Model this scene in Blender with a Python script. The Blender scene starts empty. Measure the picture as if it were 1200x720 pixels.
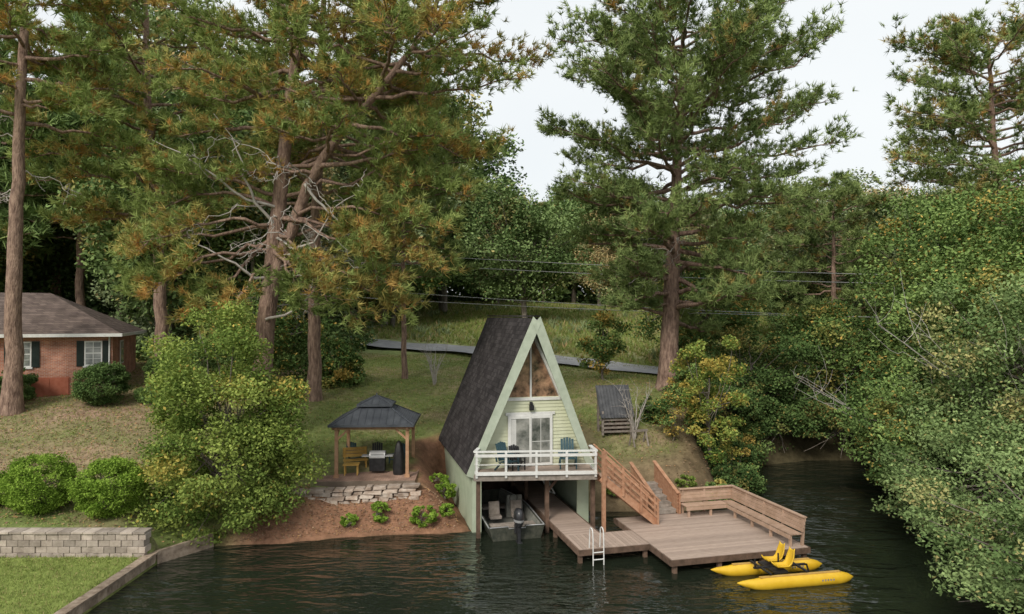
import bpy, math, numpy as np
from mathutils import Vector, Matrix
rng = np.random.default_rng(7)
sc = bpy.context.scene
sc.view_settings.view_transform='Standard'; sc.view_settings.look='None'; sc.view_settings.exposure=0

# ------------------------------------------------------------------ helpers
def new_obj(name, data, parent=None):
    o = bpy.data.objects.new(name, data); sc.collection.objects.link(o)
    if parent: o.parent = parent
    return o
def empty(name, loc=(0,0,0), rz=0, parent=None):
    o = new_obj(name, None, parent); o.location = loc; o.rotation_euler=(0,0,rz); o.empty_display_size=.3
    return o
def nrm(v):
    v=np.asarray(v,float); return v/np.maximum(np.linalg.norm(v,axis=-1,keepdims=True),1e-9)

class MB:
    def __init__(s): s.v=[]; s.f=[]; s.m=[]; s.c=[]; s.n=0; s.sm=[]
    def add(s, v, f, mat=0, col=None, smooth=False):
        v=np.asarray(v,float).reshape(-1,3); f=np.asarray(f,int)
        if col is None: col=np.tile([.5,0,0],(len(v),1))
        col=np.asarray(col,float)
        if col.ndim==1: col=np.tile(col,(len(v),1))
        s.v.append(v); s.f.append(f+s.n); s.m.append(np.full(len(f),mat)); s.c.append(col); s.sm.append(np.full(len(f),smooth)); s.n+=len(v)
    def box(s, lo, hi, mat=0, col=None):
        x0,y0,z0=lo; x1,y1,z1=hi
        v=[(x0,y0,z0),(x1,y0,z0),(x1,y1,z0),(x0,y1,z0),(x0,y0,z1),(x1,y0,z1),(x1,y1,z1),(x0,y1,z1)]
        s.hexa(v,mat,col)
    def hexa(s,v,mat=0,col=None):
        f=[(0,3,2,1),(4,5,6,7),(0,1,5,4),(1,2,6,5),(2,3,7,6),(3,0,4,7)]
        if col is None: col=np.array([rng.random(),0,0])
        s.add(v,f,mat,col)
    def beam(s,p,q,w,h,mat=0,col=None,up=(0,0,1)):
        p=np.array(p,float); q=np.array(q,float); d=nrm(q-p); u=np.array(up,float)
        if abs(d@u)>.98: u=np.array([0,1,0.])
        r=nrm(np.cross(d,u)); u2=np.cross(r,d); a=r*w/2; b=u2*h/2
        s.hexa([p-a-b,p+a-b,q+a-b,q-a-b,p-a+b,p+a+b,q+a+b,q-a+b],mat,col)
    def slab(s,quad,t,mat=0,col=None):
        q=np.array(quad,float); t=np.array(t,float)
        s.hexa(list(q)+list(q+t),mat,col)
    def tube(s,P,R,k=6,mat=0,col=None,cap=False):
        P=np.asarray(P,float); n=len(P); R=np.broadcast_to(R,(n,))
        T=nrm(np.gradient(P,axis=0)); ref=np.array([0,0,1.]) if abs(T[n//2][2])<.8 else np.array([1.,0,0])
        a=nrm(np.cross(T,ref)); b=np.cross(T,a)
        th=np.linspace(0,2*np.pi,k,endpoint=False)
        V=P[:,None]+R[:,None,None]*(a[:,None]*np.cos(th)[None,:,None]+b[:,None]*np.sin(th)[None,:,None])
        i=np.arange(n-1)[:,None]*k; j=np.arange(k)[None]; j2=(j+1)%k
        F=np.stack([i+j,i+j2,i+k+j2,i+k+j],-1).reshape(-1,4)
        s.add(V.reshape(-1,3),F,mat,col,True)
        if cap:
            for e,rr in ((0,P[0]),(n-1,P[-1])):
                c=np.vstack([V[e],rr]); F=[(x,(x+1)%k,k) for x in range(k)]
                s.add(c,F,mat,col)
    def leaves(s,C,L,W,mat=0,col=None,N=None,flat=.35):
        n=len(C); a=nrm(rng.normal(size=(n,3))); 
        nn=rng.normal(size=(n,3)); nn[:,2]=np.abs(nn[:,2])+flat
        if N is not None: nn=nn*.6+N
        nn=nrm(nn); a=nrm(np.cross(nn,a)); b=np.cross(nn,a)
        L=np.broadcast_to(L,(n,))*rng.uniform(.7,1.3,n); W=L*W
        a=a*L[:,None]/2; b=b*W[:,None]/2
        V=np.stack([C-a,C-b-a*.1,C+a,C+b-a*.1],1).reshape(-1,3)
        F=np.arange(n*4).reshape(-1,4)
        if col is not None: col=np.repeat(np.asarray(col),4,axis=0)
        s.add(V,F,mat,col)
    def needles(s,C,D,L,k,w,mat=0,col=None,spread=.75):
        n=len(C); C=np.repeat(C,k,0); D=np.repeat(D,k,0)
        d=nrm(D+rng.normal(size=C.shape)*spread); Ls=L*rng.uniform(.65,1.15,len(C))
        p=nrm(np.cross(d,rng.normal(size=C.shape)))*w/2
        C=C+rng.normal(size=C.shape)*.03
        V=np.stack([C-p,C+p,C+d*Ls[:,None]],1).reshape(-1,3)
        F=np.arange(len(C)*3).reshape(-1,3)
        s.add(V,F,mat,np.repeat(np.asarray(col),k*3,axis=0))
    def mesh(s,name,mats):
        me=bpy.data.meshes.new(name); V=np.concatenate(s.v)
        lt=np.concatenate([np.full(len(f),f.shape[1]) for f in s.f])
        loops=np.concatenate([f.ravel() for f in s.f])
        me.vertices.add(len(V)); me.vertices.foreach_set('co',V.astype(np.float32).ravel())
        me.loops.add(len(loops)); me.loops.foreach_set('vertex_index',loops.astype(np.int32))
        me.polygons.add(len(lt)); ls=np.concatenate([[0],np.cumsum(lt)[:-1]])
        me.polygons.foreach_set('loop_start',ls.astype(np.int32))
        try: me.polygons.foreach_set('loop_total',lt.astype(np.int32))
        except Exception: pass
        me.polygons.foreach_set('material_index',np.concatenate(s.m).astype(np.int32))
        me.polygons.foreach_set('use_smooth',np.concatenate(s.sm))
        at=me.color_attributes.new('Col','FLOAT_COLOR','POINT')
        c=np.concatenate(s.c); c=np.hstack([c,np.ones((len(c),1))])
        at.data.foreach_set('color',c.astype(np.float32).ravel())
        for m in mats: me.materials.append(m)
        me.update(calc_edges=True); me.validate()
        return me
    def obj(s,name,mats,parent=None,bevel=0):
        o=new_obj(name,s.mesh(name,mats if isinstance(mats,list) else [mats]),parent)
        if bevel:
            b=o.modifiers.new('b','BEVEL'); b.width=bevel; b.segments=2; b.limit_method='ANGLE'
        return o

# ------------------------------------------------------------------ materials
def base(name):
    m=bpy.data.materials.new(name); m.use_nodes=True; nt=m.node_tree; b=nt.nodes['Principled BSDF']
    return m,nt,b
def N(nt,t,**k):
    n=nt.nodes.new(t)
    for a,v in k.items(): setattr(n,a,v)
    return n
def rgb(c): return (c[0],c[1],c[2],1)
def pmat(name,c1,c2,scale=4,rough=.8,bump=.15,bs=30,metal=0,stretch=(1,1,1),tone=0,spec=.3,bd=.02):
    m,nt,b=base(name); l=nt.links
    tc=N(nt,'ShaderNodeTexCoord'); mp=N(nt,'ShaderNodeMapping'); mp.inputs['Scale'].default_value=stretch
    l.new(tc.outputs['Object'],mp.inputs[0])
    n=N(nt,'ShaderNodeTexNoise'); n.inputs['Scale'].default_value=scale; n.inputs['Detail'].default_value=7; n.inputs['Roughness'].default_value=.62
    l.new(mp.outputs[0],n.inputs['Vector'])
    r=N(nt,'ShaderNodeValToRGB'); r.color_ramp.elements[0].position=.35; r.color_ramp.elements[1].position=.66
    r.color_ramp.elements[0].color=rgb(c1); r.color_ramp.elements[1].color=rgb(c2)
    l.new(n.outputs['Fac'],r.inputs[0]); out=r.outputs[0]
    if tone:
        at=N(nt,'ShaderNodeAttribute',attribute_name='Col'); sp=N(nt,'ShaderNodeSeparateColor'); l.new(at.outputs['Color'],sp.inputs[0])
        mr=N(nt,'ShaderNodeMapRange'); mr.inputs['To Min'].default_value=1-tone; mr.inputs['To Max'].default_value=1+tone; l.new(sp.outputs[0],mr.inputs[0])
        mx=N(nt,'ShaderNodeVectorMath',operation='SCALE'); l.new(out,mx.inputs[0]); l.new(mr.outputs[0],mx.inputs['Scale']); out=mx.outputs[0]
    l.new(out,b.inputs['Base Color'])
    b.inputs['Roughness'].default_value=rough; b.inputs['Metallic'].default_value=metal; b.inputs['Specular IOR Level'].default_value=spec
    if bump:
        n2=N(nt,'ShaderNodeTexNoise'); n2.inputs['Scale'].default_value=bs; n2.inputs['Detail'].default_value=5; l.new(mp.outputs[0],n2.inputs['Vector'])
        bp=N(nt,'ShaderNodeBump'); bp.inputs['Strength'].default_value=bump; bp.inputs['Distance'].default_value=bd
        l.new(n2.outputs['Fac'],bp.inputs['Height']); l.new(bp.outputs[0],b.inputs['Normal'])
    return m
def leafmat(name,dark,light,autumn,trans=.3):
    m,nt,b=base(name); l=nt.links; nt.nodes.remove(b)
    at=N(nt,'ShaderNodeAttribute',attribute_name='Col'); sp=N(nt,'ShaderNodeSeparateColor'); l.new(at.outputs['Color'],sp.inputs[0])
    a=N(nt,'ShaderNodeMixRGB'); a.inputs[1].default_value=rgb(dark); a.inputs[2].default_value=rgb(light); l.new(sp.outputs[0],a.inputs[0])
    c=N(nt,'ShaderNodeMixRGB'); c.inputs[2].default_value=rgb(autumn); l.new(a.outputs[0],c.inputs[1]); l.new(sp.outputs[1],c.inputs[0])
    b=N(nt,'ShaderNodeBsdfDiffuse'); l.new(c.outputs[0],b.inputs[0]); out=b.outputs[0]
    if trans>0:
        t=N(nt,'ShaderNodeBsdfTranslucent'); l.new(c.outputs[0],t.inputs[0])
        mx=N(nt,'ShaderNodeMixShader'); mx.inputs[0].default_value=trans
        l.new(b.outputs[0],mx.inputs[1]); l.new(t.outputs[0],mx.inputs[2]); out=mx.outputs[0]
    l.new(out,nt.nodes['Material Output'].inputs[0])
    return m
def brickmat(name,c1,c2,mortar,axis,bw,bh,ms=.01,rough=.9,bump=.5,zscale=1.0):
    m,nt,b=base(name); l=nt.links
    tc=N(nt,'ShaderNodeTexCoord'); s=N(nt,'ShaderNodeSeparateXYZ'); l.new(tc.outputs['Object'],s.inputs[0])
    cb=N(nt,'ShaderNodeCombineXYZ')
    if axis=='xy':
        ad=N(nt,'ShaderNodeMath',operation='ADD'); l.new(s.outputs[0],ad.inputs[0]); l.new(s.outputs[1],ad.inputs[1]); l.new(ad.outputs[0],cb.inputs[0]); l.new(s.outputs[2],cb.inputs[1])
    elif axis=='yz': l.new(s.outputs[1],cb.inputs[0]); l.new(s.outputs[2],cb.inputs[1])
    else: l.new(s.outputs[0],cb.inputs[0]); l.new(s.outputs[1],cb.inputs[1])
    t=N(nt,'ShaderNodeTexBrick'); l.new(cb.outputs[0],t.inputs['Vector']); t.inputs['Scale'].default_value=1
    t.inputs['Color1'].default_value=rgb(c1); t.inputs['Color2'].default_value=rgb(c2); t.inputs['Mortar'].default_value=rgb(mortar)
    t.inputs['Mortar Size'].default_value=ms; t.inputs['Brick Width'].default_value=bw; t.inputs['Row Height'].default_value=bh
    n=N(nt,'ShaderNodeTexNoise'); n.inputs['Scale'].default_value=1.3; n.inputs['Detail'].default_value=8; l.new(tc.outputs['Object'],n.inputs['Vector'])
    mr=N(nt,'ShaderNodeMapRange'); mr.inputs['From Min'].default_value=.3; mr.inputs['From Max'].default_value=.7; mr.inputs['To Min'].default_value=.65; mr.inputs['To Max'].default_value=1.35; l.new(n.outputs['Fac'],mr.inputs[0])
    v=N(nt,'ShaderNodeVectorMath',operation='SCALE'); l.new(t.outputs['Color'],v.inputs[0]); l.new(mr.outputs[0],v.inputs['Scale'])
    l.new(v.outputs[0],b.inputs['Base Color']); b.inputs['Roughness'].default_value=rough; b.inputs['Specular IOR Level'].default_value=.25
    bp=N(nt,'ShaderNodeBump',invert=True); bp.inputs['Strength'].default_value=bump; bp.inputs['Distance'].default_value=.01
    l.new(t.outputs['Fac'],bp.inputs['Height']); l.new(bp.outputs[0],b.inputs['Normal'])
    return m

M={}
M['bark']=pmat('pine_bark',(.15,.095,.075),(.42,.29,.225),scale=2.5,stretch=(3,3,.8),bump=1,bs=7,bd=.08,rough=.95)
M['bark2']=pmat('grey_bark',(.12,.10,.08),(.30,.26,.22),scale=3,stretch=(2,2,.7),bump=.8,bs=8,bd=.05,rough=.95)
M['dead']=pmat('dead_wood',(.36,.33,.30),(.56,.52,.48),scale=3,rough=.9)
M['needle']=leafmat('pine_needles',(.085,.135,.05),(.31,.39,.14),(.58,.34,.12),trans=0)
M['needleL']=leafmat('pine_needles_autumn',(.12,.175,.05),(.37,.45,.15),(.66,.38,.13),trans=.2)
M['leafY']=leafmat('leaf_yellowgreen',(.11,.18,.04),(.39,.47,.12),(.62,.46,.12),trans=.2)
M['leafG']=leafmat('leaf_green',(.07,.13,.04),(.27,.38,.12),(.60,.40,.11),trans=0)
M['leafP']=leafmat('leaf_pale',(.10,.16,.055),(.31,.41,.165),(.50,.43,.18),trans=0)
M['leafD']=leafmat('leaf_dark',(.04,.08,.026),(.15,.23,.075),(.38,.30,.10),trans=0)
M['hedge']=leafmat('leaf_hedge',(.11,.20,.025),(.36,.52,.09),(.42,.46,.11),trans=.2)
M['far']=leafmat('leaf_far_hazed',(.12,.16,.09),(.34,.41,.20),(.60,.44,.22),trans=0)  # distance haze put into the leaf colour: paler and less saturated
M['farD']=leafmat('leaf_far_dark',(.07,.12,.045),(.26,.36,.13),(.48,.38,.14),trans=0)
M['straw']=leafmat('fallen_leaves',(.24,.16,.10),(.52,.36,.25),(.54,.31,.14),trans=0)
M['grass']=leafmat('grass_blades',(.12,.17,.04),(.31,.37,.11),(.42,.34,.17),trans=0)
M['gsiding']=pmat('green_siding',(.43,.50,.37),(.51,.58,.44),scale=2,rough=.6,bump=.1,tone=.05)
M['ysiding']=pmat('pale_siding',(.57,.59,.42),(.64,.66,.49),scale=2,rough=.6,bump=.1,tone=.04)
M['gtrim']=pmat('green_trim',(.42,.48,.38),(.52,.58,.47),scale=3,rough=.5,bump=.05)
M['white']=pmat('white_paint',(.64,.64,.62),(.76,.76,.74),scale=6,rough=.45,bump=.05)
M['shingle']=brickmat('dark_shingles',(.03,.026,.028),(.065,.058,.060),(.014,.014,.014),'yz',.3,.17,.006,rough=.95)
M['bshingle']=brickmat('brown_shingles',(.12,.09,.08),(.19,.145,.125),(.07,.055,.05),'xy',.35,.10,.008)
M['brick']=brickmat('red_brick',(.33,.115,.065),(.46,.20,.12),(.40,.33,.29),'xy',.22,.075,.009)
M['deck']=pmat('deck_boards',(.35,.265,.215),(.46,.36,.30),scale=3,stretch=(1,8,8),rough=.75,bump=.2,bs=25,tone=.15)
M['wood']=pmat('red_wood',(.38,.19,.11),(.52,.30,.19),scale=3,stretch=(2,2,2),rough=.7,bump=.2,tone=.12)
M['bench']=pmat('bench_wood',(.37,.25,.175),(.49,.345,.26),scale=3,rough=.75,bump=.2,tone=.14)
M['gwood']=pmat('weathered_wood',(.22,.19,.16),(.38,.33,.29),scale=5,rough=.9,bump=.4,tone=.2)
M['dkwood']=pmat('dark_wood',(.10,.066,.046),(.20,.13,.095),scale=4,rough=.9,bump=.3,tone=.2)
M['gaz']=pmat('cedar_wood',(.38,.21,.12),(.54,.33,.20),scale=4,rough=.7,bump=.15,tone=.1)
M['metalroof']=pmat('dark_metal_roof',(.06,.067,.08),(.10,.11,.125),scale=2,rough=.45,bump=.05,metal=.3,spec=.4)
M['panel']=pmat('grey_panel',(.06,.063,.07),(.12,.123,.13),scale=3,rough=.6,bump=.1)
M['black']=pmat('black_plastic',(.012,.012,.013),(.03,.03,.032),scale=6,rough=.45,bump=.05)
M['motor']=pmat('motor_paint',(.018,.018,.02),(.035,.036,.04),scale=6,rough=.3,bump=.03,spec=.6)
M['teal']=pmat('teal_plastic',(.03,.07,.085),(.05,.10,.12),scale=5,rough=.5,bump=.05)
M['yellow']=pmat('yellow_plastic',(.66,.40,.02),(.76,.49,.035),scale=3,rough=.35,bump=.04,spec=.5)
M['ywood']=pmat('yellow_bench_wood',(.50,.30,.07),(.62,.40,.12),scale=3,rough=.6,bump=.1,tone=.1)
M['alu']=pmat('olive_hull',(.03,.036,.028),(.09,.09,.07),scale=5,rough=.6,metal=.0,bump=.1,spec=.2)
M['boatin']=pmat('boat_interior',(.16,.165,.15),(.28,.28,.25),scale=5,rough=.8,bump=.1)
M['grey']=pmat('grey_metal',(.38,.39,.40),(.5,.5,.5),scale=3,rough=.4,metal=.3,bump=.05)
M['stone']=pmat('ledge_stone',(.30,.22,.17),(.55,.47,.40),scale=3,rough=.95,bump=.8,bs=9,tone=.25)
M['block']=pmat('concrete_block',(.30,.25,.21),(.50,.43,.37),scale=2.2,rough=.95,bump=.6,bs=12,tone=.28)
M['timber']=pmat('bulkhead_timber',(.19,.14,.10),(.40,.32,.25),scale=4,rough=.95,bump=.6,bs=10,tone=.2)
M['paver']=brickmat('brick_pavers',(.30,.18,.13),(.41,.26,.20),(.22,.17,.13),'top',.22,.11,.012)
M['road']=pmat('road_asphalt',(.27,.27,.28),(.38,.38,.38),scale=1.5,rough=.9,bump=.2)
M['shutter']=pmat('shutter_paint',(.012,.02,.017),(.02,.032,.028),rough=.5)
M['wire']=pmat('wire',(.33,.33,.33),(.42,.42,.42),rough=.6,bump=0)
def glass(name,c1,c2,sc_=1.0,rough=.04):
    m=pmat(name,c1,c2,scale=sc_,rough=rough,bump=0,spec=.9); return m
M['glassRefl']=glass('gable_glass',(.03,.02,.016),(.50,.30,.19),2.4,.05)  # reflection of brown trees painted into the glass colour as orange-brown noise
M['glassD']=glass('door_glass',(.06,.07,.06),(.36,.36,.33),1.8,.05)
M['glassH']=glass('house_glass',(.08,.09,.09),(.35,.36,.34),1.2,.08)

# ------------------------------------------------------------------ terrain
TH=math.radians(14); OX,OY=.774,28.52
Rv=np.array([math.cos(TH),math.sin(TH)]); Bv=np.array([-math.sin(TH),math.cos(TH)])
def W(u,v): return (OX+u*Rv[0]+v*Bv[0], OY+u*Rv[1]+v*Bv[1])
WP=np.array([(-12.6,-90),(-12.6,25.0),(-11.6,26.0),(-9,26.3),(-6.5,27.1),(-3.6,27.5),W(-2.4,-.2),W(-2.35,6.2),W(2.35,6.2),W(2.35,1.6),
 (4.4,30.6),(6.5,30.6),(9.0,31),(10.6,33),(11.2,37),(13.5,39.6),(18,41.5),(22,41.5),(21,36),(18,30.5),(16.5,25),(15,18),(15,8),(20,-10),(30,-90)])
def sdist(P):
    d=np.full(len(P),1e9); inside=np.zeros(len(P),bool)
    A=WP; Bq=np.roll(WP,-1,axis=0)
    for a,b in zip(A,Bq):
        e=b-a; w=P-a; t=np.clip((w@e)/(e@e),0,1); d=np.minimum(d,np.linalg.norm(w-t[:,None]*e,axis=1))
        c=((a[1]>P[:,1])!=(b[1]>P[:,1])); 
        with np.errstate(divide='ignore',invalid='ignore'):
            xx=(b[0]-a[0])*(P[:,1]-a[1])/(b[1]-a[1])+a[0]
        inside^=(c&(P[:,0]<xx))
    return np.where(inside,-d,d)
CP=np.array([(-16,25.5,1.4),(-12.5,27,1.3),(-24,25,1.5),(-40,25,1.6),(-19,31,2.9),(-23,38.5,4.3),(-33,35,4.2),(-14,36,3.6),(-6,31,1.6),(-3.5,30,1.5),(-8,30,1.55),(-5,38,3.0),(-3.6,36,2.6),(1,37.5,3.1),
(4,32,1.5),(5.3,31.2,1.3),(4.5,34.5,2.5),(8.7,40,4.5),(8.5,34,2.3),(-10,63,5.8),(-12,50,5.0),(0,46,4.2),(11,52,4.45),(25,46,3.7),(-40,60,6.5),(-40,42,4.8),(0,100,10.8),(-60,100,11),(60,100,9.5),
(0,76,7.9),(-4,58,5.5),(20,60,5.2),(50,60,5),(45,75,7),(40,30,3.5),(25,28,2),(30,5,2.5),(19,18,1.2),(120,60,7),(-120,60,9),(0,250,16),(-200,250,16),(200,250,16),(-120,-60,3),(120,-60,3),(-30,0,1.5)])
def ker(a,b): return np.sqrt(((a[:,None]-b[None])**2).sum(-1)+4)
_K=ker(CP[:,:2],CP[:,:2]); n_=len(CP); _P=np.hstack([np.ones((n_,1)),CP[:,:2]])
_A=np.block([[_K,_P],[_P.T,np.zeros((3,3))]]); _w=np.linalg.solve(_A,np.concatenate([CP[:,2],np.zeros(3)]))
def HT(P):
    z=ker(P,CP[:,:2])@_w[:n_]+_w[n_]+P@_w[n_+1:]
    return np.clip(z,.5,17)
def sstep(a,b,x): t=np.clip((x-a)/(b-a),0,1); return t*t*(3-2*t)
def T(P):
    P=np.asarray(P,float).reshape(-1,2); d=sdist(P); h=HT(P)
    h=h+.06*np.sin(P[:,0]*.9+1)*np.sin(P[:,1]*.8)
    low=(P[:,0]<-12.5)&(P[:,1]<24.6)
    h=np.where(P[:,0]<-12.4, .38+(h-.38)*sstep(24.0,24.3,P[:,1]), h)
    w=np.where(low,.25,2.0)
    z=h*sstep(0,1,np.clip(d/w,0,1)*.97+.03)
    z=np.where(d<0,np.maximum(-1.6,d*.9)-.05,z)
    return z
def T1(x,y): return float(T([(x,y)])[0])
xs=np.unique(np.concatenate([np.linspace(-1500,-200,8),np.arange(-200,-40,6),np.arange(-40,40,.4),np.arange(40,200,6),np.linspace(200,1500,8)]))
ys=np.unique(np.concatenate([np.linspace(-900,-80,6),np.arange(-80,14,6),np.arange(14,72,.4),np.arange(72,300,5),np.linspace(300,1800,8)]))
GX,GY=np.meshgrid(xs,ys); GP=np.stack([GX.ravel(),GY.ravel()],1); GZ=T(GP); GD=sdist(GP)
def fbm(P,s,seed=0):
    r=np.random.default_rng(seed); o=np.zeros(len(P))
    for k in range(10):
        a=r.uniform(0,6.28); f=s*(1.0+r.random()*2.2); o+=np.sin(P[:,0]*f*math.cos(a)+P[:,1]*f*math.sin(a)+r.uniform(0,6.28))
    return o/4.5
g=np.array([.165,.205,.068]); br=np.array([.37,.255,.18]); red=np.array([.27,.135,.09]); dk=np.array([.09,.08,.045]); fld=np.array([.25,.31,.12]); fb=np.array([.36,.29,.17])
def mixc(a,b,t): t=np.clip(t,0,1)[:,None]; return a*(1-t)+b*t
def gcol(P,D):
    X,Y=P[:,0],P[:,1]
    t=.13+.30*fbm(P,.5,1)+.22*fbm(P,1.6,2)
    t=t+.48*sstep(-12,-18,X)*sstep(25,29,Y)*sstep(60,50,Y)+.2*sstep(3,7,X)*sstep(48,40,Y)
    c=mixc(np.tile(g,(len(P),1)),br,t)
    bank=sstep(2.7,1.6,D+.35*fbm(P,1.5,5))*sstep(-12,-9.5,X)*sstep(-1,-1.6,X)
    c=mixc(c,red,bank*.9); c=mixc(c,np.array([.20,.15,.09]),sstep(3.5,1.5,D)*sstep(2,4,X))
    c=mixc(c,np.array([.22,.27,.075]),sstep(-12.3,-12.7,X)*sstep(24.3,24.0,Y))
    f=sstep(56,62,Y); c=mixc(c,fld,f); c=mixc(c,fb,f*(.25+.5*fbm(P,.12,8)))
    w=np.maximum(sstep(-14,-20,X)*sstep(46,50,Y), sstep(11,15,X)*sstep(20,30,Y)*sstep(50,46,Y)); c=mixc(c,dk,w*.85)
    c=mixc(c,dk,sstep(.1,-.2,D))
    return c
tb=MB(); nx,ny=len(xs),len(ys)
i=np.arange(ny-1)[:,None]*nx; j=np.arange(nx-1)[None]
F=np.stack([i+j,i+j+1,i+nx+j+1,i+nx+j],-1).reshape(-1,4)
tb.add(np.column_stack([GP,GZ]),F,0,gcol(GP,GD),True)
m,nt,b=base('ground_mat'); l=nt.links
at=N(nt,'ShaderNodeAttribute',attribute_name='Col'); tc=N(nt,'ShaderNodeTexCoord')
n1=N(nt,'ShaderNodeTexNoise'); n1.inputs['Scale'].default_value=2.2; n1.inputs['Detail'].default_value=12; n1.inputs['Roughness'].default_value=.75; l.new(tc.outputs['Object'],n1.inputs['Vector'])
mr=N(nt,'ShaderNodeMapRange'); mr.inputs['From Min'].default_value=.3; mr.inputs['From Max'].default_value=.7; mr.inputs['To Min'].default_value=.5; mr.inputs['To Max'].default_value=1.5; l.new(n1.outputs['Fac'],mr.inputs[0])
v=N(nt,'ShaderNodeVectorMath',operation='SCALE'); l.new(at.outputs['Color'],v.inputs[0]); l.new(mr.outputs[0],v.inputs['Scale'])
l.new(v.outputs[0],b.inputs['Base Color']); b.inputs['Roughness'].default_value=1; b.inputs['Specular IOR Level'].default_value=.1
bp=N(nt,'ShaderNodeBump'); bp.inputs['Strength'].default_value=.8; bp.inputs['Distance'].default_value=.08; l.new(n1.outputs['Fac'],bp.inputs['Height']); l.new(bp.outputs[0],b.inputs['Normal'])
tb.obj('ground',[m])

# water
m,nt,b=base('lake_water'); l=nt.links
b.inputs['Base Color'].default_value=(.014,.019,.012,1); b.inputs['Roughness'].default_value=.02; b.inputs['IOR'].default_value=1.33; b.inputs['Specular IOR Level'].default_value=.85
tc=N(nt,'ShaderNodeTexCoord'); mp=N(nt,'ShaderNodeMapping'); mp.inputs['Scale'].default_value=(.5,1.3,1); mp.inputs['Rotation'].default_value=(0,0,.2); l.new(tc.outputs['Object'],mp.inputs[0])
a1=N(nt,'ShaderNodeTexNoise'); a1.inputs['Scale'].default_value=1.1; a1.inputs['Detail'].default_value=2; a1.inputs['Distortion'].default_value=.8; l.new(mp.outputs[0],a1.inputs['Vector'])
a2=N(nt,'ShaderNodeTexNoise'); a2.inputs['Scale'].default_value=4.2; a2.inputs['Detail'].default_value=2; l.new(mp.outputs[0],a2.inputs['Vector'])
a3=N(nt,'ShaderNodeTexNoise'); a3.inputs['Scale'].default_value=.16; l.new(tc.outputs['Object'],a3.inputs['Vector'])
mm=N(nt,'ShaderNodeMath',operation='MULTIPLY_ADD'); mm.inputs[1].default_value=.34; l.new(a2.outputs['Fac'],mm.inputs[0]); l.new(a1.outputs['Fac'],mm.inputs[2])
ms_=N(nt,'ShaderNodeMapRange'); ms_.inputs['From Min'].default_value=.38; ms_.inputs['From Max'].default_value=.62; ms_.inputs['To Min'].default_value=.25; ms_.inputs['To Max'].default_value=1.5; l.new(a3.outputs['Fac'],ms_.inputs[0])
m2=N(nt,'ShaderNodeMath',operation='MULTIPLY'); l.new(mm.outputs[0],m2.inputs[0]); l.new(ms_.outputs[0],m2.inputs[1])
bp=N(nt,'ShaderNodeBump'); bp.inputs['Strength'].default_value=1; bp.inputs['Distance'].default_value=.16; l.new(m2.outputs[0],bp.inputs['Height']); l.new(bp.outputs[0],b.inputs['Normal'])
wb=MB(); wb.add([(-400,-600,0),(400,-600,0),(400,60,0),(-400,60,0)],[(0,1,2,3)]); wb.obj('lake_water',[m])

# road
def road():
    rp=np.array([(-70,74),(-40,70),(-22,67),(-9.5,63),(0,57.5),(11,52),(18,48.6),(27,46),(40,45),(70,46)],float)
    t=np.arange(len(rp)); tt=np.linspace(0,len(rp)-1,140); C=np.stack([np.interp(tt,t,rp[:,0]),np.interp(tt,t,rp[:,1])],1)
    for _ in range(12): C[1:-1]=(C[:-2]+C[1:-1]*2+C[2:])/4
    d=nrm(np.gradient(C,axis=0)); n=np.stack([-d[:,1],d[:,0]],1)
    offs=np.linspace(-2.5,2.5,6); P=C[:,None]+n[:,None]*offs[None,:,None]
    Z=T(C)[:,None]+.12+np.zeros(6)[None]; Z=np.maximum(Z,T(P.reshape(-1,2)).reshape(-1,6)+.05)
    V=np.concatenate([P,Z[...,None]],-1).reshape(-1,3); i=np.arange(139)[:,None]*6; j=np.arange(5)[None]
    F=np.stack([i+j,i+j+1,i+6+j+1,i+6+j],-1).reshape(-1,4)
    B=MB(); B.add(V,F,0,None,True); B.obj('road',[M['road']])
road()

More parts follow.
